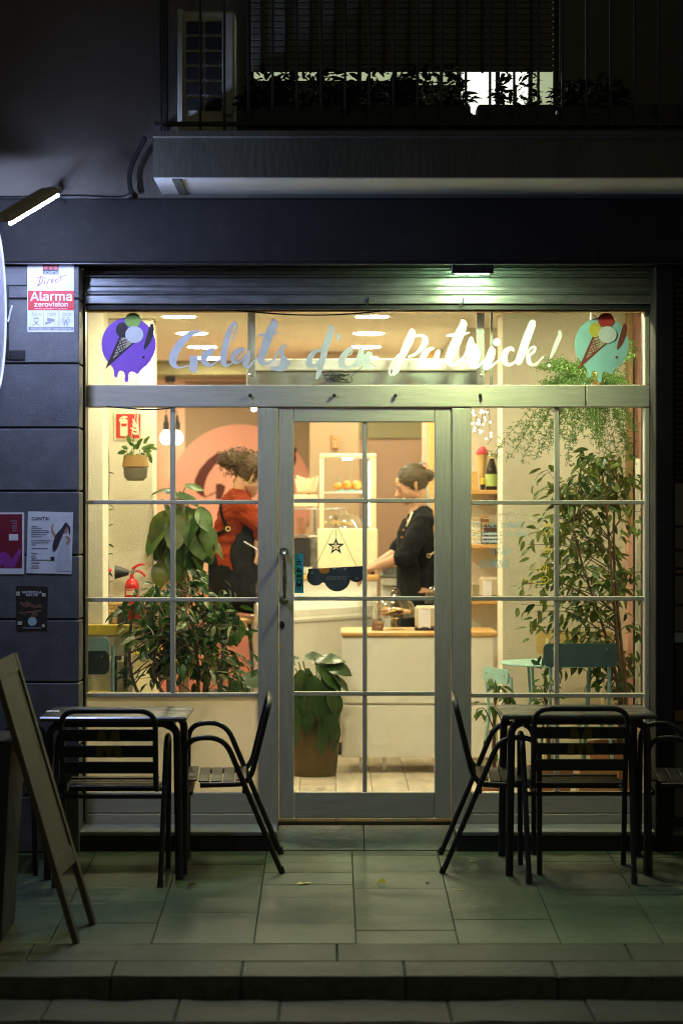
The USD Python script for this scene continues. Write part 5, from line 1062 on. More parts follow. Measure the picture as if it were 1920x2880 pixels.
# sticks, jars, machines at the left of the cabinet
ysx = 3.85
wb = thing('drawer_box', 'cream drawer box carrying the wafer sticks left of the cabinet', 'box', (X(862, ysx), ysx, ztb))
obj('body', bx(X(790, ysx), X(892, ysx), ysx, ysx + .18, Z(1425, ysx), Z(1391, ysx), .004), 'cream_plastic', wb)
obj('knob', sph(P(868, 1390, ysx - .01), .007, 1), 'black_plastic', wb)
obj('tray', bx(X(836, ysx), X(893, ysx), ysx + .02, ysx + .15, Z(1391, ysx), Z(1384, ysx), .003), 'wood_brown', wb)
for px in (795, 880): obj('upright', bx(X(px, ysx), X(px + 8, ysx), ysx + .15, ysx + .178, ztb, Z(1426, ysx), .002), 'steel', wb)
wf = thing('wafer_sticks', 'bundle of pale wafer sticks and cones standing in a tray', 'wafers', (X(864, ysx), ysx + .08, Z(1384, ysx)))
for i in range(15):
    a = 838 + i * 3.4; r = rng.uniform(5, 9)
    obj('wafer', tube([P(a, 1384, ysx + .05 + .05 * (i % 2)), P(a + (i - 7) * .9, 1384 - rng.uniform(30, 48), ysx + .05 + .05 * (i % 2))], [.003, .0095], 8), 'cream_plastic', wf)
rd = solo('utensil_rail', tube([P(780, 1431, 3.82), P(960, 1431, 3.82)], .006, 8), 'steel', 'thin steel rail under the cream drawer box', 'rail')
jr = thing('glass_jar', 'frosted glass jar on the black machine behind the door', 'jar', tuple(P(845, 1500, 3.80)))
obj('jar', lathe([(0, Z(1503, 3.8)), (.034, Z(1503, 3.8)), (.037, Z(1490, 3.8)), (.037, Z(1462, 3.8)), (.028, Z(1455, 3.8)), (0, Z(1455, 3.8))], 20, (X(846, 3.8), 3.8, 0)), 'jar_glass', jr, smooth=40)
bm = thing('coffee_grinder', 'black box machine with steel top behind the door glass', 'grinder', tuple(P(850, 1600, 3.8)))
obj('body', bx(X(826, 3.78), X(871, 3.78), 3.78, 3.9, ztb, Z(1513, 3.78), .004), 'black_plastic', bm)
obj('lid', bx(X(824, 3.77), X(866, 3.77), 3.77, 3.9, Z(1512, 3.77), Z(1504, 3.77), .003), 'steel', bm)
cn = thing('steel_canister', 'grey steel canister standing between the grinder and the cabinet', 'canister', (X(884, 3.83), 3.83, ztb))
obj('body', bx(X(872, 3.83), X(893, 3.83), 3.83, 3.93, ztb, Z(1512, 3.83), .004), 'steel', cn)
obj('rim', bx(X(868, 3.825), X(896, 3.825), 3.825, 3.935, Z(1511, 3.83), Z(1506, 3.83), .002), 'white_gloss', cn)
cu = thing('white_cup', 'white rounded cup leaning beside the grinder', 'cup', (X(862, 3.78), 3.76, ztb))
obj('bowl', lathe([(0, 0), (.015, 0), (.03, .02), (.034, .05), (.030, .05), (.026, .022), (0, .006)], 18, (X(863, 3.76), 3.755, ztb)), 'white_gloss', cu, smooth=40)
# work bench in front of the second barista
wk = thing('work_bench', 'steel work bench beside the cabinet where the woman in black stands', 'bench', (X(1120, 3.55), 3.5, FZ))
obj('top', bx(X(1068, 3.55), X(1160, 3.55), 3.55, 4.0, Z(1624, 3.55), Z(1617, 3.55), .003), 'grey_box', wk)
obj('drawer', bx(X(1072, 3.56), X(1124, 3.56), 3.56, 3.95, Z(1648, 3.55), Z(1625, 3.55), .003), 'white_paint', wk)
obj('frame', bx(X(1072, 3.57), X(1124, 3.57), 3.60, 3.95, FZ, Z(1649, 3.55), .003), 'white_paint', wk)
tb = thing('toaster_box', 'grey machine with a round knob and wooden top on the bench', 'machine', (X(1095, 3.6), 3.6, Z(1617, 3.55)))
obj('body', bx(X(1076, 3.58), X(1118, 3.58), 3.58, 3.75, Z(1617, 3.55), Z(1596, 3.58), .003), 'grey_box', tb)
obj('board', bx(X(1074, 3.58), X(1118, 3.58), 3.575, 3.76, Z(1595, 3.58), Z(1586, 3.58), .002), 'oak', tb)
obj('dial', lathe([(.010, 0), (.015, 0), (.015, .006), (.010, .006)], 18).apply_transform(trimesh.transformations.rotation_matrix(math.pi / 2, [1, 0, 0])).apply_translation(P(1093, 1603, 3.578)), 'steel', tb)
bt2 = thing('dark_bottle', 'dark bottle with a white cap behind the cookie dome', 'bottle', (X(1110, 2.9), 2.9, .9))
zz = lambda v: Z(v, 2.9); b0 = zz(1700)
obj('bottle', lathe([(0, zt_ - .13), (.03, zt_ - .13), (.03, zz(1668)), (.018, zz(1655)), (0, zz(1652))], 16, (X(1112, 2.9), 2.9, 0)), 'bottle_glass', bt2, smooth=40)
# wood frame and pink strip at the right of the door view
struct('doorway_trim', pbx(1188, 1100, 1205, 1760, 4.8, 4.9), 'pink_wall')
df = thing('inner_door_frame', 'orange brown wooden door frame behind the woman in black', 'door frame', (X(1214, 4.7), 4.7, .12))
obj('post', bx(X(1205, 4.7), X(1224, 4.7), 4.7, 4.8, .12, 2.73, .004), 'oak', df)
obj('hinge', pbx(1206, 1330, 1212, 1338, 4.69, 4.7), 'dark_metal', df)
solo('broom_handle', tube([P(1184, 1298, 4.6), P(1207, 1420, 4.6), P(1224, 1700, 4.6), P(1238, 2060, 4.6)], .009, 7), 'blue_paint', 'pale blue broom handle leaning on the wooden door frame', 'broom')

# shelf alcove in the right window
ya_ = 2.62
shf = thing('corner_shelves', 'oak shelf boards on the cream wall at the left of the right window', 'shelf', tuple(P(1366, 1460, ya_)))
for v in (1378, 1531, 1688):
    obj('shelf_board', bx(X(1290, ya_), X(1409, ya_), ya_, 2.895, Z(v + 12, ya_), Z(v, ya_), .004), 'oak', shf)
for v in (1390, 1543): obj('bracket', bx(X(1398, ya_), X(1404, ya_), ya_ + .05, 2.89, Z(v + 22, ya_), Z(v, ya_) - .001, .002), 'wood_brown', shf)
def on(v): return Z(v, ya_)
t = thing('syrup_bottle', 'brown glass bottle with a green label on the upper shelf', 'bottle', (X(1383, ya_ + .06), ya_ + .06, on(1378)))
yy = ya_ + .06; k_ = 1 / S(yy); h = lambda v: on(1378) + (1377 - v) * k_; c_ = (X(1382, yy), yy, 0)
bo_ = obj('bottle', lathe([(0, h(1377)), (16 * k_, h(1377)), (16.5 * k_, h(1330)), (14 * k_, h(1315)), (7 * k_, h(1292)), (6.5 * k_, h(1288)), (0, h(1288))], 20, c_), 'bottle_glass', t, smooth=40)
obj('label', lathe([(16.8 * k_, h(1366)), (17 * k_, h(1366)), (17 * k_, h(1332)), (16.8 * k_, h(1332))], 20, c_), 'label_green', bo_)
obj('cap', lathe([(0, h(1288)), (7 * k_, h(1288)), (7 * k_, h(1284)), (0, h(1284))], 14, c_), 'gold', bo_)
t = thing('cone_figure', 'decorative pink ice cream cone on the upper shelf', 'ornament', (X(1352, ya_ + .12), ya_ + .12, on(1378)))
yy = ya_ + .14; k_ = 1 / S(yy); h = lambda v: on(1378) + (1377 - v) * k_; c_ = (X(1354, yy), yy, 0)
obj('cone', lathe([(0, h(1377)), (4 * k_, h(1377)), (13 * k_, h(1290)), (15 * k_, h(1278)), (0, h(1276))], 18, c_), 'waffle', t, smooth=40)
obj('scoop', cat([sph((c_[0] + a * k_, yy, h(b)), r * k_, 2) for a, b, r in ((0, 1268, 13), (8, 1270, 10), (-7, 1272, 9), (3, 1262, 9))]), 'pink_scoop', t, smooth=True)
t = thing('clear_bottle', 'tall clear plastic bottle behind the brown bottle on the upper shelf', 'bottle', (X(1390, ya_ + .17), ya_ + .17, on(1378)))
yy = ya_ + .17; k_ = 1 / S(yy); h = lambda v: on(1378) + (1377 - v) * k_; c_ = (X(1384, yy), yy, 0)
obj('bottle', lathe([(0, h(1377)), (22 * k_, h(1377)), (22 * k_, h(1285)), (18 * k_, h(1273)), (0, h(1272))], 20, c_), 'jar_glass', t, smooth=40)
obj('cap', lathe([(0, h(1272)), (5 * k_, h(1272)), (5 * k_, h(1262)), (0, h(1262))], 12, (X(1402, yy), yy, 0)), 'black_plastic', t)
t = thing('small_jar', 'small dark jar with a yellow lid beside the brown bottle', 'jar', (X(1357, ya_ + .05), ya_ + .05, on(1378)))
yy = ya_ + .05; k_ = 1 / S(yy); h = lambda v: on(1378) + (1377 - v) * k_; c_ = (X(1357, yy), yy, 0)
obj('jar', lathe([(0, h(1377)), (7 * k_, h(1377)), (7 * k_, h(1361)), (0, h(1361))], 14, c_), 'black_plastic', t); obj('lid', lathe([(0, h(1361)), (7.5 * k_, h(1361)), (6.5 * k_, h(1345)), (0, h(1342))], 14, c_), 'yellow_paint', t)
t = thing('wooden_easel', 'small pale wooden easel at the left end of the upper shelf', 'easel', (X(1334, ya_ + .1), ya_ + .1, on(1378)))
obj('board', bx(X(1322, ya_ + .1), X(1342, ya_ + .1), ya_ + .1, ya_ + .115, on(1378), on(1325), .002), 'waffle', t); obj('ledge', bx(X(1320, ya_ + .08), X(1346, ya_ + .08), ya_ + .08, ya_ + .1, on(1378), on(1371), .002), 'oak', t)
for i, (px0, px1, py0, mt_, lb) in enumerate(((1353, 1375, 1448, 'waffle', 'tall stack of wafer packs on the middle shelf'), (1324, 1352, 1455, 'cream_plastic', 'cream packets at the left end of the middle shelf'))):
    t = thing('wafer_pack', lb, 'packets', (X((px0 + px1) / 2, ya_ + .12), ya_ + .12, on(1531)))
    n = 8
    for q in range(n):
        a = on(1531) + q * (on(py0) - on(1531)) / n
        obj('packet', bx(X(px0, ya_ + .12), X(px1, ya_ + .12), ya_ + .12, ya_ + .2, a + .0005, a + (on(py0) - on(1531)) / n - .0005, .003), mt_ if q % 2 else 'clay' if i == 0 else 'white_paint', t)
t = thing('box_stack', 'stack of black boxes with striped white edges on the middle shelf', 'boxes', (X(1380, ya_ + .04), ya_ + .04, on(1531)))
for q in range(7):
    a = on(1531) + q * .0112
    obj('box', bx(X(1359 - q * .0, ya_ + .03), X(1400, ya_ + .03), ya_ + .03, ya_ + .1, a + .0006, a + .0106, .001), ('black_plastic', 'paper_white')[q % 2], t)
obj('top_box', bx(X(1362, ya_ + .03), X(1397, ya_ + .03), ya_ + .03, ya_ + .1, on(1531) + .079, on(1476), .002), 'choc', t)
napkin('napkin_dispenser', 'cream napkin dispenser on the lowest shelf in the right window', 1350, 1403, 1612, 1676, ya_ + .03, on(1688))
t = thing('glass_tumbler', 'glass tumbler beside the shelf napkin dispenser', 'glass', (X(1335, ya_ + .06), ya_ + .06, on(1688)))
obj('tumbler', lathe([(0, 0), (.022, 0), (.026, .09), (.024, .09), (.02, .004), (0, .004)], 18, (X(1336, ya_ + .06), ya_ + .06, on(1688))), 'jar_glass', t, smooth=40)
fy = thing('fairy_lights', 'string of tiny warm fairy lights bunched at the top of the shelf alcove', 'fairy lights', tuple(P(1352, 1180, 2.5)))
fp = [P(a, b, 2.55 + .03 * math.sin(a)) for a, b in ((1330, 1130), (1338, 1170), (1342, 1205), (1350, 1190), (1360, 1150), (1352, 1185), (1347, 1200), (1358, 1178), (1374, 1150), (1376, 1200), (1380, 1235), (1370, 1250))]
cf = cr(np.array(fp), 6)
obj('wire', tube(cf, .0016, 4), 'black_plastic', fy)
for a, b in ((1331, 1155), (1334, 1167), (1329, 1160), (1351, 1160), (1353, 1154), (1360, 1158), (1369, 1160), (1362, 1175), (1345, 1181), (1347, 1185), (1341, 1190), (1358, 1194), (1335, 1203), (1334, 1211), (1349, 1210), (1354, 1214), (1378, 1187), (1380, 1218), (1380, 1227), (1366, 1234), (1326, 1192), (1330, 1190), (1364, 1181), (1347, 1193), (1350, 1216)):
    obj('bulb', sph(P(a, b, 2.53), .0042, 1), 'fairy_glow', fy)
wh = solo('white_pipe', tube([P(1793, 2290, 1.2) * (1, 1, 0) + (0, 0, .12), P(1793, 1290, 1.2)], 7 / S(1.2), 12), 'white_gloss', 'white vertical pipe at the right edge of the right window', 'pipe', smooth=True)
df2 = thing('side_door_frame', 'brown door frame at the right end of the right window', 'door frame', (X(1773, 1.6), 1.6, .12))
obj('post', bx(X(1764, 1.6), X(1780, 1.6), 1.6, 1.74, Z(1480, 1.6), 2.73, .003), 'wood_brown', df2)
obj('post_lower', bx(X(1764, 1.6), X(1780, 1.6), 1.6, 1.74, .12, Z(1480, 1.6) - .001, .003), 'pink_wall', df2)
obj('gap_strip', bx(X(1781, 1.62), X(1785, 1.62), 1.62, 1.74, .12, 2.5, .001), 'black_plastic', df2)
solo('wall_vent', cat([bx(X(1382, .2), X(1398, .2), 2.5, 2.52, 2.36, 2.6, .003)]), 'cream_plastic', 'small cream wall vent high in the transom beside the upright', 'vent')

# ---------------------------------------------------------------- indoor furniture
def cafe_chair(name, label, cx, cy, rz, w, zb0, zb1, mb, ms, ml, seat=True):
    t = thing(name, label, 'chair', (cx, cy, FZ), rz, 'cafe chairs inside the shop')
    zb0 -= FZ; zb1 -= FZ
    b = ext(rrect(-w / 2, zb0, w / 2, zb1, .03), .012); v = b.vertices; b.vertices = np.stack([v[:, 0], v[:, 2] - .006, v[:, 1]], 1)
    # faces -y (street) when rz = 0; the sitter looks towards +y
    obj('backrest', b, mb, t, local=True)
    if seat:
        s_ = ext(rrect(-.19, .05, .19, .43, .04), .014); v = s_.vertices; s_.vertices = np.stack([v[:, 0], v[:, 1], v[:, 2] + .43], 1); obj('seat', s_, ms, t, local=True)
    for s_ in (-1, 1):
        obj('leg', tube(bent([(s_ * .15, .012, zb1 - .04), (s_ * .15, .03, .42), (s_ * .18, -.03, 0)], .05), .009, 8), ml, t, smooth=True, local=True)
        obj('leg', tube([(s_ * .15, .40, .43), (s_ * .18, .44, 0)], .009, 8), ml, t, smooth=True, local=True)
    for s_ in (-1, 1): obj('screw', sph((s_ * w * .36, -.008, zb1 - .03), .005, 1), 'steel', t, local=True)
    return t
cafe_chair('cafe_chair', 'dark blue backed cafe chair, back to the glass, at the teal round table', X(1631, .62), .62, 0, 208 / S(.62), Z(1876, .62), Z(1810, .62), 'navy_paint', 'pale_blue', 'blue_paint')
cafe_chair('cafe_chair', 'cream backed cafe chair behind the teal round table', X(1616, 1.5), 1.5, math.pi, 217 / S(1.5), Z(1840, 1.5), Z(1776, 1.5), 'waffle', 'waffle', 'cream_plastic')
cafe_chair('cafe_chair', 'dark blue backed cafe chair at the left edge of the left window', X(232, .5), .5, 0, 150 / S(.5), Z(1897, .5), Z(1830, .5), 'navy_paint', 'pale_blue', 'blue_paint')
cafe_chair('cafe_chair', 'pale blue backed cafe chair facing the street at the far left', X(236, .70), .70, math.pi, 145 / S(.7), Z(1880, .7), Z(1793, .7), 'blue_paint', 'pale_blue', 'blue_paint', seat=False)
cafe_chair('cafe_chair', 'teal backed cafe chair behind the small pot plants', X(1395, .95), .95, -1.2, .30, .72, .80, 'teal_paint', 'teal_paint', 'teal_paint')
rt = thing('round_table', 'teal round metal cafe table with thin legs', 'table', (X(1575, 1.05), 1.05, FZ))
zt3 = Z(1862, 1.05); ct = (X(1572, 1.05), 1.05, 0)
obj('tabletop', lathe([(0, zt3 - .012), (.305, zt3 - .012), (.315, zt3 - .006), (.312, zt3), (0, zt3)], 40, ct), 'teal_paint', rt, smooth=40)
for a in (.6, 2.2, 3.8, 5.4):
    obj('leg', tube([(ct[0] + .22 * math.cos(a), 1.05 + .22 * math.sin(a), zt3 - .012), (ct[0] + .16 * math.cos(a), 1.05 + .16 * math.sin(a), FZ)], .008, 7), 'blue_paint', rt)
t = thing('lime_tray', 'small lime green tray on the teal round table', 'tray', (X(1640, 1.2), 1.2, zt3))
obj('dish', bx(X(1622, 1.2), X(1670, 1.2), 1.15, 1.25, zt3, zt3 + .012, .004), 'pale_blue', t); obj('rim', bx(X(1620, 1.2), X(1672, 1.2), 1.145, 1.255, zt3 + .012, zt3 + .030, .004), 'lime_tray', t)
yb2 = .84
bn = thing('yellow_bench', 'yellow topped cream bench along the left wall', 'bench', (X(320, yb2), yb2, FZ))
obj('top_rail', bx(-2.1, X(372, yb2), yb2, yb2 + .03, Z(1786, yb2), Z(1757, yb2), .004), 'yellow_paint', bn)
obj('back_panel', bx(-2.1, X(358, yb2), yb2 + .004, yb2 + .02, Z(1845, yb2), Z(1787, yb2), .003), 'sand_paint', bn)
for px in (254, 318, 348): obj('slat', bx(X(px, yb2), X(px + 10, yb2), yb2 + .004, yb2 + .02, FZ, Z(1845, yb2) - .001, .002), ('sand_paint', 'black_plastic', 'black_plastic')[(254, 318, 348).index(px)], bn)
obj('base_rail', bx(-2.1, X(358, yb2), yb2, yb2 + .03, Z(1955, yb2), Z(1944, yb2), .003), 'yellow_paint', bn)
obj('base_panel', bx(-2.1, X(372, yb2), yb2 + .032, yb2 + .05, FZ, Z(1860, yb2), .003), 'cream_plastic', bn)
yt2 = thing('yellow_table', 'small yellow topped cream table behind the fig plant', 'table', (X(405, 1.6), 1.6, FZ))
obj('top', bx(X(374, 1.3), X(440, 1.3), 1.3, 1.7, Z(1842, 1.3), Z(1832, 1.3), .005), 'yellow_paint', yt2)
obj('pedestal', bx(X(382, 1.34), X(434, 1.34), 1.34, 1.66, FZ, Z(1843, 1.3), .004), 'cream_plastic', yt2)
ld = thing('trestle_stand', 'black trestle stand with a stone top below the extinguisher', 'stand', (X(390, 1.95), 1.95, FZ))
obj('top', bx(X(330, 1.9), X(480, 1.9), 1.9, 2.15, Z(1712, 1.9), Z(1704, 1.9), .003), 'black_plastic', ld)
for a, b in ((338, 326), (352, 368), (468, 482), (420, 424)): obj('leg', tube([P(a, 1712, 1.95), P(b, 1712, 1.95) * (1, 1, 0) + (0, 0, FZ)], .016, 6), 'black_plastic', ld)
sw_ = thing('stone_wall_patch', 'rough stone facing on the lower cream wall under the extinguisher', 'wall facing', tuple(P(350, 1720, 2.17)))
for r in range(9):
    x0 = 300 - rng.uniform(0, 20)
    while x0 < 420:
        w = rng.uniform(20, 45); obj('stone', bx(X(x0 + .6, 2.17), X(min(x0 + w, 424) - .6, 2.17), 2.165 + rng.uniform(0, .012), 2.197, Z(1695 + r * 10 + 9.2, 2.17), Z(1695 + r * 10, 2.17), .004), rng.choice(('waffle', 'sand_paint', 'basket')), sw_); x0 += w

# bar stool
ybs = 3.0
bsn = thing('bar_stool', 'black legged bar stool with round orange wood seat', 'stool', (X(668, ybs), ybs, FZ))
zse = Z(1735, ybs)
obj('seat', lathe([(0, zse - .03), (.15, zse - .03), (.16, zse - .015), (.15, zse), (0, zse)], 28, (X(668, ybs), ybs, 0)), 'oak', bsn, smooth=40)
for k in range(4):
    a = .78 + k * math.pi / 2; obj('leg', tube([(X(668, ybs) + .10 * math.cos(a), ybs + .10 * math.sin(a), zse - .03), (X(668, ybs) + .20 * math.cos(a), ybs + .20 * math.sin(a), FZ)], .012, 7), 'black_metal', bsn)
obj('foot_ring', tube([(X(668, ybs) + .165 * math.cos(a), ybs + .165 * math.sin(a), Z(1944, ybs)) for a in np.linspace(0, 2 * math.pi, 33)], .008, 7), 'black_metal', bsn)

# ---------------------------------------------------------------- people
def S3(p, r): return M4.sphere(r, 20).translate(tuple(map(float, p)))
def bone(a, ra, b, rb): return M4.batch_hull([S3(a, ra), S3(b, rb)])
def chain(l): return [bone(l[i][0], l[i][1], l[i + 1][0], l[i + 1][1]) for i in range(len(l) - 1)]
def ell(c, r): return M4.sphere(1, 28).scale(tuple(r)).translate(tuple(map(float, c)))
def finish(parts, ref=.012, it=6):
    m = M4.batch_boolean(parts, m3.OpType.Add).refine_to_length(ref)
    t = arr(m); t = trimesh.Trimesh(t.vertices, t.faces, process=True)
    if it: trimesh.smoothing.filter_taubin(t, iterations=it)
    return t
def rot(yaw, pitch, roll=0):
    cy, sy, cp, sp, c, s = math.cos(yaw), math.sin(yaw), math.cos(pitch), math.sin(pitch), math.cos(roll), math.sin(roll)
    return np.array([[cy, -sy, 0], [sy, cy, 0], [0, 0, 1]]) @ np.array([[cp, 0, sp], [0, 1, 0], [-sp, 0, cp]]) @ np.array([[1, 0, 0], [0, c, -s], [0, s, c]])
def head_parts(c, R):
    "head facing local +x; pitch tips the face down"
    def g(*p): return np.asarray(c) + R @ np.array(p)
    def e(p, r):
        T = np.eye(4)[:3].copy(); T[:, :3] = R @ np.diag(r); T[:, 3] = g(*p); return M4.sphere(1, 32).transform(T)
    out = [e((-.012, 0, .03), (.097, .076, .092)), M4.batch_hull([S3(g(.052, 0, .045), .042), S3(g(.042, .03, -.03), .036), S3(g(.042, -.03, -.03), .036), S3(g(.066, 0, -.088), .018), S3(g(-.005, .042, -.062), .02), S3(g(-.005, -.042, -.062), .02)]),
           M4.batch_hull([S3(g(.088, 0, .012), .007), S3(g(.112, 0, -.028), .0095), S3(g(.090, .012, -.034), .009), S3(g(.090, -.012, -.034), .009)]),
           bone(g(.084, -.014, -.058), .008, g(.084, .014, -.058), .008), bone(g(.080, -.013, -.068), .009, g(.080, .013, -.068), .009), bone(g(.084, -.036, .022), .009, g(.088, .0, .026), .008), bone(g(.084, .036, .022), .009, g(.088, .0, .026), .008)]
    for s_ in (-1, 1):
        out.append(M4.batch_hull([S3(g(-.012, s_ * .076, .012), .009), S3(g(-.020, s_ * .084, .018), .007), S3(g(-.010, s_ * .078, -.022), .008)]))
    return out, g
def hand_parts(w, d, up, side, Lp=.085, curl=.5):
    "palm along d from wrist w, five curled fingers"
    d = np.array(d, float) / np.linalg.norm(d); up = np.array(up, float); up -= d * (up @ d); up /= np.linalg.norm(up); sd = np.cross(d, up) * side
    w = np.array(w, float); o = [M4.batch_hull([S3(w, .022), S3(w + d * Lp + sd * .028, .012), S3(w + d * Lp - sd * .028, .012), S3(w + d * .03 + sd * .025, .014)])]
    for i, (off, L) in enumerate(((.028, .036), (.010, .042), (-.010, .039), (-.027, .030))):
        p = w + d * (Lp - .004) + sd * off; q = d.copy(); a = p; rr = .0092
        for j in range(3):
            q = q * math.cos(curl) - up * math.sin(curl); b = a + q * L * (1, .7, .55)[j]; o.append(bone(a, rr, b, rr * .92)); a = b; rr *= .92
    a = w + d * .025 + sd * .026; b = a + (d * .6 + sd * .75 - up * .25) * .038; o += [bone(a, .0125, b, .010), bone(b, .010, b + (d * .95 + sd * .1 - up * .3) * .03, .0085)]
    return o
def hairball(pts, r, n, seed, L=(.02, .05), rad=.0018):
    "loose curls around points"
    q = random.Random(seed); ts = []
    for _ in range(n):
        p = np.array(pts[q.randrange(len(pts))]) + np.array([q.gauss(0, 1), q.gauss(0, 1), q.gauss(0, 1)]) * r
        d = np.array([q.gauss(0, 1), q.gauss(0, 1), q.gauss(0, 1)]); d /= np.linalg.norm(d); e = np.cross(d, [.2, .5, 1]); e /= np.linalg.norm(e); L_ = q.uniform(*L); R_ = q.uniform(.008, .016)
        ts.append(tube([p + d * L_ * t + (e * math.cos(t * 7) + np.cross(d, e) * math.sin(t * 7)) * R_ for t in np.linspace(0, 1, 9)], rad, 4))
    return cat(ts)
# person in the rust jumper
y1 = 3.0
J = lambda px, py, dy=0.: P(px, py, y1) + np.array([0, dy, 0])
p1 = thing('person', 'person in a rust red jumper and black apron bending forward on the stool', 'person', (X(660, y1), y1, FZ))
hc = J(703, 1340, .0); R1 = rot(.38, .52)
hp_, g1 = head_parts(hc, R1)
nb = J(672, 1392)
sL, sR = J(678, 1425, -.155), J(682, 1425, .155)
el, wr = J(742, 1482, -.17), J(726, 1538, -.11)
er, wr2 = J(760, 1480, .16), J(790, 1560, .02)
pel = J(655, 1655)
legs = []
for s_ in (-1, 1):
    hip, kn, an = J(660, 1672, s_ * .085), J(775, 1700, s_ * .10), J(760, 1905, s_ * .09)
    legs += chain([(hip, .095), (kn, .06), (an, .042)]) + [bone(an + (0, 0, -.02), .036, an + (.13, 0, -.045), .028)]
body = hp_ + chain([(g1(-.03, 0, -.05), .05), (nb, .052), (J(662, 1440), .095)]) + [M4.batch_hull([S3(J(664, 1425), .085), S3(sL, .045), S3(sR, .045), S3(J(650, 1490), .10)])] + chain([(J(650, 1490), .10), (J(646, 1570), .10), (pel, .125)]) \
    + chain([(sL, .048), (el, .038), (wr, .026)]) + chain([(sR, .048), (er, .038), (wr2, .026)]) + legs + hand_parts(wr, (-.05, .3, -.9), (.9, .1, .1), 1) + hand_parts(wr2, (.5, -.3, -.8), (.6, .2, .7), -1)
obj('body', finish(body, .009, 5), 'skin', p1, smooth=True)
jmp = [M4.batch_hull([S3(J(668, 1402), .074), S3(J(664, 1428), .098), S3(sL, .060), S3(sR, .060), S3(J(652, 1490), .113)])] + chain([(J(652, 1490), .113), (J(645, 1560), .112), (J(648, 1590), .118)]) + chain([(sL, .062), (el, .052), (el * .55 + wr * .45, .043)]) + chain([(sR, .062), (er, .052), (er * .45 + wr2 * .55, .042)])
jm = finish(jmp, .012, 8); v = jm.vertices.copy(); nn = jm.vertex_normals; v += nn * ((meshkit.fbm(v * np.array([8, 8, 24]) + v[:, [2, 0, 1]] * 8, 4, 4) - .42) * .036)[:, None]; jm.vertices = v
obj('jumper', jm, 'rust_knit', p1, smooth=True)
tro = []
for s_ in (-1, 1):
    hip, kn, an = J(660, 1668, s_ * .085), J(775, 1700, s_ * .10), J(760, 1905, s_ * .09)
    tro += chain([(hip, .112), (kn, .075), (an, .056)]) + [bone(an + (0, 0, -.045), .042, an + (.13, 0, -.055), .034)]
tro += chain([(J(644, 1600), .118), (J(650, 1650), .142)])
obj('trousers', finish(tro, .014, 8), 'black_cloth', p1, smooth=True)
ap = [M4.batch_hull([S3(J(700, 1490, -.06), .075), S3(J(700, 1490, .08), .075), S3(J(668, 1555, -.095), .05), S3(J(690, 1640, -.10), .06), S3(J(690, 1640, .09), .06), S3(J(720, 1600, 0), .07)]),
      bone(J(648, 1492, -.105), .012, J(700, 1480, -.09), .03)]
apr_ = obj('apron', finish(ap, .014, 6), 'charcoal_cloth', p1, smooth=True)
obj('apron_strap', cat([tube([J(622, 1415, -.10), J(624, 1440, -.125), J(632, 1465, -.135), J(643, 1488, -.125)], [.009, .010, .010, .012], 6, smooth=4), tube([J(640, 1490, -.12), J(615, 1500, -.10), J(590, 1505, -.05)], .013, 6, smooth=4), tube([J(593, 1520, -.06), J(590, 1600, -.05), J(592, 1690, -.05)], [.012, .010, .012], 6)]), 'black_cloth', p1, smooth=True)
obj('apron_bow', finish([M4.batch_hull([S3(J(590, 1500, -.03), .035), S3(J(585, 1530, -.02), .025), S3(J(605, 1545, -.05), .022)]), bone(J(596, 1530, -.06), .02, J(612, 1585, -.07), .028)], .01, 5), 'black_cloth', p1, smooth=True)
rg = [J(644, 1487, -.142) + np.array([.013 * math.cos(a), -.003, .013 * math.sin(a)]) for a in np.linspace(0, 2 * math.pi, 17)]
obj('ring', tube(rg, .0035, 6), 'gold', apr_, smooth=True)
scalp = [ell((0, 0, 0), (1, 1, 1)).scale((.001, .001, .001)).translate(tuple(hc))]
T = np.eye(4)[:3].copy(); T[:, :3] = R1 @ np.diag((.106, .088, .098)); T[:, 3] = g1(-.022, 0, .042); cap = M4.sphere(1, 32).transform(T)
T2 = np.eye(4)[:3].copy(); T2[:, :3] = R1 @ np.diag((.16, .12, .12)); T2[:, 3] = g1(.135, 0, -.045)
hair = [cap - M4.sphere(1, 32).transform(T2)] + [bone(g1(-.10, 0, .05), .055, g1(-.155, 0, .03), .048), bone(g1(-.155, 0, .03), .045, g1(-.19, .01, -.005), .03)]
hm = finish(hair, .009, 3); v = hm.vertices.copy(); v += hm.vertex_normals * ((meshkit.fbm(v * 45, 3, 8) - .45) * .03)[:, None]; hm.vertices = v
hr_ = obj('hair', hm, 'hair', p1, smooth=True)
pk = [hm.vertices[rng.randrange(len(hm.vertices))] for _ in range(260)]
obj('curls', hairball(pk, .004, 320, 12, (.018, .042), .0021), 'hair', hr_)
obj('curls', hairball(pk, .005, 110, 13, (.018, .04), .0018), 'hair_c', hr_)
obj('loose_curls', hairball([g1(-.15, 0, .04), g1(-.18, 0, .0), g1(-.12, 0, .08), g1(-.13, -.02, -.03), g1(-.09, -.02, .09)], .017, 80, 5), 'hair', hr_)
obj('earring', tube([g1(-.010, -.088, -.030) + R1 @ np.array([.008 * math.cos(a), 0, -.008 + .008 * math.sin(a)]) for a in np.linspace(0, 6.28, 13)], .0018, 5), 'gold', p1)
for s_ in (-1, 1): obj('eye', sph(g1(.078, s_ * .030, .004), .010, 2), 'ink_dark', p1)
obj('mouth', tube([g1(.092, -.018, -.063), g1(.094, 0, -.063), g1(.092, .018, -.063)], .0025, 5), 'lip', p1)
pn = solo('pen', tube([J(689, 1522, -.185), J(729, 1546, -.16)], .004, 7), 'paper_white', 'white pen held by the person in the rust jumper', 'pen')

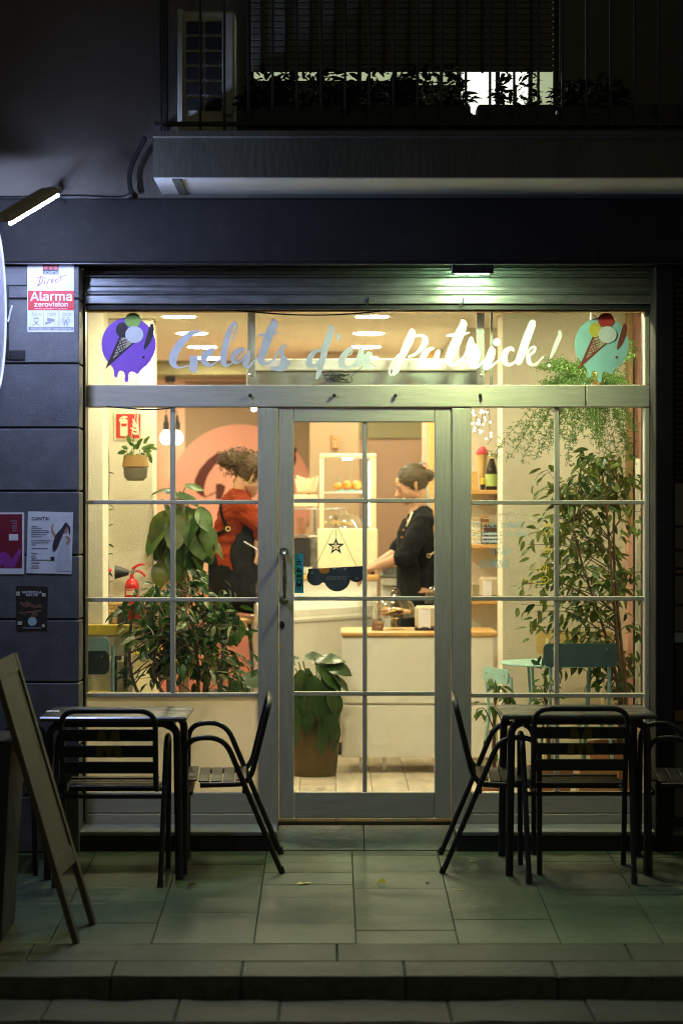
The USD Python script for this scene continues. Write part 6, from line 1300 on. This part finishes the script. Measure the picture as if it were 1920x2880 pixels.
# person in black
y2_ = 3.45
J = lambda px, py, dy=0.: P(px, py, y2_) + np.array([0, dy, 0])
p2 = thing('person', 'person in black with hair in a bun working at the bench by the cabinet', 'person', (X(1180, y2_), y2_, FZ))
struct('raised_floor', bx(X(1070, 3.2), .774, 3.1, 3.9, .1205, .20, .003), 'wood_brown')
hc = J(1158, 1368); R2 = rot(math.pi + .12, .30)
hp_, g2 = head_parts(hc, R2)
nb = J(1178, 1432)
sL, sR = J(1190, 1466, -.16), J(1176, 1466, .15)
el, wr = J(1140, 1562, -.20), J(1062, 1592, -.08)
er, wr2 = J(1120, 1556, .18), J(1060, 1588, .06)
legs = []
for s_ in (-1, 1):
    hip, kn = J(1183, 1690, s_ * .085), J(1178, 1880, s_ * .09); an = np.array([kn[0] + .01, kn[1], .29])
    legs += chain([(hip, .095), (kn, .06), (an, .045)]) + [bone(an + (.02, 0, -.055), .034, an + (-.14, 0, -.062), .027)]
body = hp_ + chain([(g2(-.03, 0, -.05), .05), (nb, .052), (J(1178, 1480), .09)]) + [M4.batch_hull([S3(J(1180, 1462), .075), S3(sL, .045), S3(sR, .045), S3(J(1175, 1520), .082)])] + chain([(J(1175, 1520), .082), (J(1184, 1595), .078), (J(1182, 1680), .10)]) \
    + chain([(sL, .05), (el, .042), (wr, .027)]) + chain([(sR, .05), (er, .042), (wr2, .027)]) + legs + hand_parts(wr, (-.9, .2, -.3), (0, 0, 1), 1) + hand_parts(wr2, (-.9, -.1, -.3), (0, 0, 1), -1)
obj('body', finish(body, .009, 5), 'skin_b', p2, smooth=True)
tp = [M4.batch_hull([S3(J(1186, 1452), .070), S3(J(1180, 1470), .085), S3(sL, .060), S3(sR, .060), S3(J(1170, 1515), .104)])] + chain([(J(1172, 1515), .108), (J(1182, 1595), .106), (J(1182, 1690), .130), (J(1182, 1760), .132)]) + chain([(sL, .063), (el * .85 + sL * .15, .062), (el, .060), (el * .84 + wr * .16, .055)]) + chain([(sR, .063), (er, .058)])
tm = finish(tp, .012, 8); v = tm.vertices.copy(); v += tm.vertex_normals * ((meshkit.fbm(v * np.array([9, 9, 22]) + v[:, [2, 0, 1]] * 6, 4, 14) - .42) * .030)[:, None]; tm.vertices = v
obj('top', tm, 'navy_cloth', p2, smooth=True)
ap2 = [M4.batch_hull([S3(J(1130, 1500, -.05), .03), S3(J(1130, 1500, .07), .03), S3(J(1136, 1600, -.11), .035), S3(J(1136, 1600, .11), .035), S3(J(1128, 1780, -.13), .03), S3(J(1128, 1780, .12), .03), S3(J(1170, 1600, -.125), .02), S3(J(1180, 1780, -.15), .02), S3(J(1142, 1470, 0), .03)])]
obj('apron', finish(ap2, .014, 4), 'charcoal_cloth', p2, smooth=True)
tro = []
for s_ in (-1, 1):
    hip, kn = J(1183, 1700, s_ * .085), J(1178, 1880, s_ * .09); an = np.array([kn[0] + .01, kn[1], .29])
    tro += chain([(hip, .11), (kn, .08), (an + (0, 0, .0), .065)]) + [bone(an + (.02, 0, -.05), .039, an + (-.14, 0, -.055), .034)]
obj('trousers', finish(tro, .014, 6), 'black_cloth', p2, smooth=True)
obj('apron_strap', cat([tube([J(1180, 1436, -.085), J(1196, 1431, -.05), J(1210, 1436, .0)], .007, 6, smooth=4), tube([J(1158, 1440, -.075), J(1148, 1465, -.10), J(1142, 1480, -.085)], .006, 6, smooth=4), tube([J(1238, 1540, -.10), J(1222, 1550, -.12), J(1206, 1560, -.128)], .005, 6)]), 'cream_plastic', p2, smooth=True)
obj('ring', tube([J(1203, 1562, -.134) + np.array([.011 * math.cos(a), 0, .011 * math.sin(a)]) for a in np.linspace(0, 6.2832, 17)], .0028, 6), 'gold', p2, smooth=True)
obj('badge', cat([sph(J(1133, 1490, -.095), .006, 1), sph(J(1128, 1511, -.09), .007, 1)]), 'sign_orange', p2)
T = np.eye(4)[:3].copy(); T[:, :3] = R2 @ np.diag((.104, .083, .096)); T[:, 3] = g2(-.020, 0, .040); cap = M4.sphere(1, 32).transform(T)
T2 = np.eye(4)[:3].copy(); T2[:, :3] = R2 @ np.diag((.13, .12, .115)); T2[:, 3] = g2(.128, 0, -.05)
hair = [cap - M4.sphere(1, 32).transform(T2)]
hm = finish(hair + [ell(J(1200, 1337), (.052, .048, .043))], .008, 3); v = hm.vertices.copy(); v += hm.vertex_normals * ((meshkit.fbm(v * np.array([30, 60, 60]), 3, 18) - .5) * .010)[:, None]; hm.vertices = v
hr_ = obj('hair', hm, 'hair_b', p2, smooth=True)
sts = []
for i in range(70):
    a = rng.uniform(-1.25, 1.25); b0 = rng.uniform(.75, 1.0)
    pts = []
    for t in np.linspace(0, 1, 9):
        ph = b0 * (1 - t) + 2.75 * t                       # polar angle from the brow over the crown to the bun
        w_ = a * (1 - .75 * t)
        pts.append(g2(-.020 + .106 * math.cos(ph) * (1 if ph < 1.57 else 1), .085 * math.sin(w_) * math.sin(min(ph + .3, 1.57)) , .040 + .098 * math.sin(ph) * math.cos(w_) + .002))
    sts.append(tube(pts, .0011, 4))
obj('hair_strands', cat(sts), 'hair_d', hr_)
obj('hair_wisps', hairball([J(1188, 1325), J(1200, 1330)], .018, 25, 6, (.02, .05), .0014), 'hair_b', hr_)
for s_ in (-1, 1):
    obj('eyelid', tube([g2(.082, s_ * .042, .000), g2(.091, s_ * .031, -.005), g2(.092, s_ * .02, -.003)], .0035, 6), 'ink_brown', p2)
    obj('eyebrow', tube([g2(.084, s_ * .046, .026), g2(.096, s_ * .032, .032), g2(.098, s_ * .016, .028)], .0030, 6), 'hair_b', p2)
obj('mouth', tube([g2(.090, -.018, -.063), g2(.093, 0, -.063), g2(.090, .018, -.063)], .0025, 5), 'lip', p2)

# ---------------------------------------------------------------- terrace furniture
def M_bands():
    m = Polygon([(-.062, -.075), (-.046, .06), (-.018, .06), (0, .005), (.018, .06), (.046, .06), (.062, -.075), (.03, -.075), (.022, -.01), (.006, -.06), (-.006, -.06), (-.022, -.01), (-.03, -.075)])
    return m
def make_chair(label, loc, rz):
    "sitter faces local +y"
    t = thing('terrace_chair', label, 'chair', loc, rz, 'black terrace chairs', True)
    hw = .245; bw_ = .205
    for s_ in (-1, 1):
        x = s_ * hw
        obj('arm_frame', tube(bent([(x * .97, .17, 0), (x, .165, .62), (x, -.01, .625), (x * .95, -.27, 0)], .085, 7), .0125, 10), 'black_metal', t, smooth=True, local=True)
        obj('foot', tube([(x * .95, -.272, .0), (x * .955, -.262, .03)], .0145, 8), 'black_plastic', t, local=True)
    back = bent([(-bw_, .10, .40), (-bw_, -.10, .405), (-bw_, -.135, .45), (-bw_ - .004, -.215, .775), (bw_ + .004, -.215, .775), (bw_, -.135, .45), (bw_, -.10, .405), (bw_, .10, .40)], .075, 7)
    obj('back_frame', tube(back, .0125, 10), 'black_metal', t, smooth=True, local=True)
    obj('cross_tube', tube([(-hw * .98, -.10, .375), (hw * .98, -.10, .375)], .010, 8), 'black_metal', t, smooth=True, local=True)
    obj('cross_tube', tube([(-hw * .99, .14, .37), (hw * .99, .14, .37)], .010, 8), 'black_metal', t, smooth=True, local=True)
    for i in range(5):
        y0 = -.11 + i * .056; z0 = .412 + (.006 if i in (0, 4) else 0)
        obj('seat_slat', bx(-.20, .20, y0, y0 + .050, z0, z0 + .007, .003), 'black_metal', t, local=True)
    mm = M_bands()
    for i, z in enumerate((.665, .590, .515)):
        y = -.215 + (.775 - z - .028) / .325 * .08
        m = bx(-.20, .20, -.006, 0, -.028, .028, .003); m.apply_transform(trimesh.transformations.rotation_matrix(-.24, [1, 0, 0]).T); m.apply_translation((0, y + .004, z))
        obj('back_slat', m, 'black_metal', t, local=True)
        if i < 2:
            g = mm.intersection(sbox(-.2, -.028 + (z - .627), .2, .028 + (z - .627)))
            if not g.is_empty:
                q = ext(g, .0006); v = q.vertices; q.vertices = np.stack([v[:, 0], -.0068 - v[:, 2], v[:, 1] - (z - .627)], 1); q.apply_transform(trimesh.transformations.rotation_matrix(-.24, [1, 0, 0]).T); q.apply_translation((0, y + .004, z))
                obj('painted_letter', q, 'dim_gold', t, local=True)
    return t
def gl_(x, y): return (x, y, gz(y))
yL = -.80
ch0 = make_chair('black slatted terrace chair with its back to the street at the left table', gl_(X(302, -1.07), yL), 0)
def chair(label, x, y, rz): dup(ch0, 'terrace_chair', label, 'chair', gl_(x, y), rz, 'black terrace chairs', True)
chair('black terrace chair at the right end of the left table, facing left', X(640, -.5) - .02, -.53, math.pi / 2 + .03)
chair('black slatted terrace chair with its back to the street at the right table', X(1636, -1.0), -.72, 0)
chair('black terrace chair at the left end of the right table, facing right', X(1392, -.5) + .02, -.53, -math.pi / 2 - .03)
chair('black terrace chair at the right end of the right table, cut by the picture edge', X(1905, -.5) + .0, -.55, math.pi / 2 - .06)
chair('black terrace chair half hidden behind the chalkboard at far left', X(10, -.6), -.56, -math.pi / 2)
mat('table_metal', (.16, .16, .16), .30, metal=.7, var=.1, vs=8)
def table(label, x0, x1, y0, y1, ztop):
    yc_ = (y0 + y1) / 2; t = thing('terrace_table', label, 'table', ((x0 + x1) / 2, yc_, gz(yc_)), 0, 'terrace tables')
    obj('tabletop', bx(x0, x1, y0, y1, ztop - .022, ztop, .008), 'table_metal', t)
    obj('apron_rail', bx(x0 + .06, x1 - .06, y0 + .05, y1 - .05, ztop - .05, ztop - .0225, .003), 'black_metal', t)
    for x, s_ in ((x0 + .045, -1), (x1 - .045, 1)):
        for y, q in ((y0 + .05, -1), (y1 - .05, 1)):
            obj('leg', tube(bent([(x - s_ * .06, y - q * .03, ztop - .035), (x, y, ztop - .06), (x + s_ * .01, y, gz(y))], .05), .018, 10), 'black_metal', t, smooth=True)
table('dark metal terrace table left of the door', X(108, -.93), X(524, -.93), -.93, -.33, .70)
table('dark metal terrace table right of the door', X(1412, -.86), X(1850, -.86), -.86, -.28, .705)
t = thing('paper_napkin', 'folded pale paper on the left table top', 'paper', (X(150, -.7), -.7, .70)); obj('sheet', bx(X(133, -.6), X(168, -.6), -.66, -.60, .7005, .703, .001), 'paper_white', t)
# chalkboard
N0, F0 = np.array([-1.009, -2.16, gz(-2.16)]), np.array([-.972, -1.79, gz(-1.79)])
cb = thing('pavement_chalkboard', 'leaning wooden A frame chalkboard on the pavement at the left edge', 'signboard', tuple(N0))
top_d = np.array([-.328, 0., 1.11])
Lr = np.linalg.norm(top_d); vv = top_d / Lr; uu = (F0 - N0); Wb = np.linalg.norm(uu); uu /= Wb; nn_ = np.cross(uu, vv); nn_ /= np.linalg.norm(nn_)
if nn_[0] < 0: nn_ = -nn_
def cbx(u0, u1, v0, v1, n0, n1, O=N0, U=uu, V=vv, N=nn_):
    return arr(M4.hull_points(np.array([O + U * a + V * b + N * c for a in (u0, u1) for b in (v0, v1) for c in (n0, n1)])))
for a in (0, Wb - .035): obj('leg', cbx(a, a + .035, 0, Lr, -.012, .012), 'frame_wood', cb)
obj('top_rail', cbx(.036, Wb - .036, Lr - .07, Lr, -.010, .010), 'frame_wood', cb); obj('bottom_rail', cbx(.036, Wb - .036, .27, .34, -.010, .010), 'frame_wood', cb)
obj('board', cbx(.030, Wb - .030, .335, Lr - .065, -.006, .004), 'chalk_face', cb)
O2 = N0 + np.array([-.68, 0, 0]); V2 = np.array([.328, 0, 1.11]) / Lr; N2 = np.cross(uu, V2); N2 /= np.linalg.norm(N2); N2 = -N2 if N2[0] > 0 else N2
for a in (0, Wb - .035): obj('rear_leg', cbx(a, a + .035, 0, Lr - .03, -.012, .012, O2, uu, V2, N2), 'frame_wood', cb)
obj('rear_board', cbx(.03, Wb - .03, .3, Lr - .08, -.006, .006, O2, uu, V2, N2), 'chalk_face', cb)
bn_ = thing('dark_bin', 'black upright planter box cut off by the left picture edge', 'planter', (X(-60, -2.1), -2.1, gz(-2.1)))
zb = gz(-2.1)
pts = [(x, y, z) for (xx0, xx1, yy0, yy1, z) in ((X(-160, -2.1), X(8, -2.1), -2.15, -1.75, zb), (X(-190, -2.1), X(38, -2.1), -2.18, -1.72, Z(2090, -2.1))) for x in (xx0, xx1) for y in (yy0, yy1)]
obj('box', M4.hull_points(np.array(pts)), 'black_plastic', bn_)
obj('rim', bx(X(-195, -2.1), X(40, -2.1), -2.19, -1.71, Z(2090, -2.1) + .0005, Z(2080, -2.1), .004), 'black_plastic', bn_)
# litter
LIT = [(858, 2489, .075, .1, 'long yellow fallen leaf on the pavement left of the door axis', 0), (1073, 2491, .045, .8, 'bright curled yellow fallen leaf on the pavement in front of the door', 0), (1292, 2506, .04, .1, 'small yellow fallen leaf near the foot of the right table chair', 0), (1332, 2425, .045, .2, 'yellow fallen leaf under the right table', 0),
       (820, 2405, .03, .3, 'tiny curled leaf at the edge of the door step', 1), (872, 2408, .02, .3, 'tiny pale scrap just off the door step', 1), (540, 2497, .04, .6, 'curled brown leaf in front of the left table', 1), (1202, 2490, .02, .6, 'tiny scrap on the slab right of the door', 1), (1268, 2562, .03, .2, 'brown leaf on the slab joint towards the kerb', 1), (735, 2465, .03, .4, 'brown leaf beside the left side chair foot', 1), (925, 2545, .018, .4, 'dark crumb on the middle slab', 1), (1495, 2488, .02, .2, 'tiny pale scrap by the right front chair foot', 1), (1380, 2580, .02, .2, 'dark spot of litter on the right slabs', 1)]
for px, py, L, cu, lb, k in LIT:
    y = YG(py); z = gz(y) + .004
    t = thing('fallen_leaf', lb, 'leaf', (X(px, y), y, z), 0, 'fallen leaves on the pavement')
    V, F = leaf(L, L * .55, cu, -.1 * (cu > .5), 4); a = rng.uniform(-.4, .4)
    v = np.stack([V[:, 0] * math.cos(a) - V[:, 1] * math.sin(a) - L / 2, V[:, 0] * math.sin(a) + V[:, 1] * math.cos(a), V[:, 2]], 1)
    if cu > .5: v = np.stack([v[:, 0], v[:, 1] * .6, v[:, 2] + abs(v[:, 1]) * 1.0], 1)
    obj('blade', trimesh.Trimesh(v, F, process=False), ('leaf_yellow', 'dry_leaf_b')[k], t, local=True)
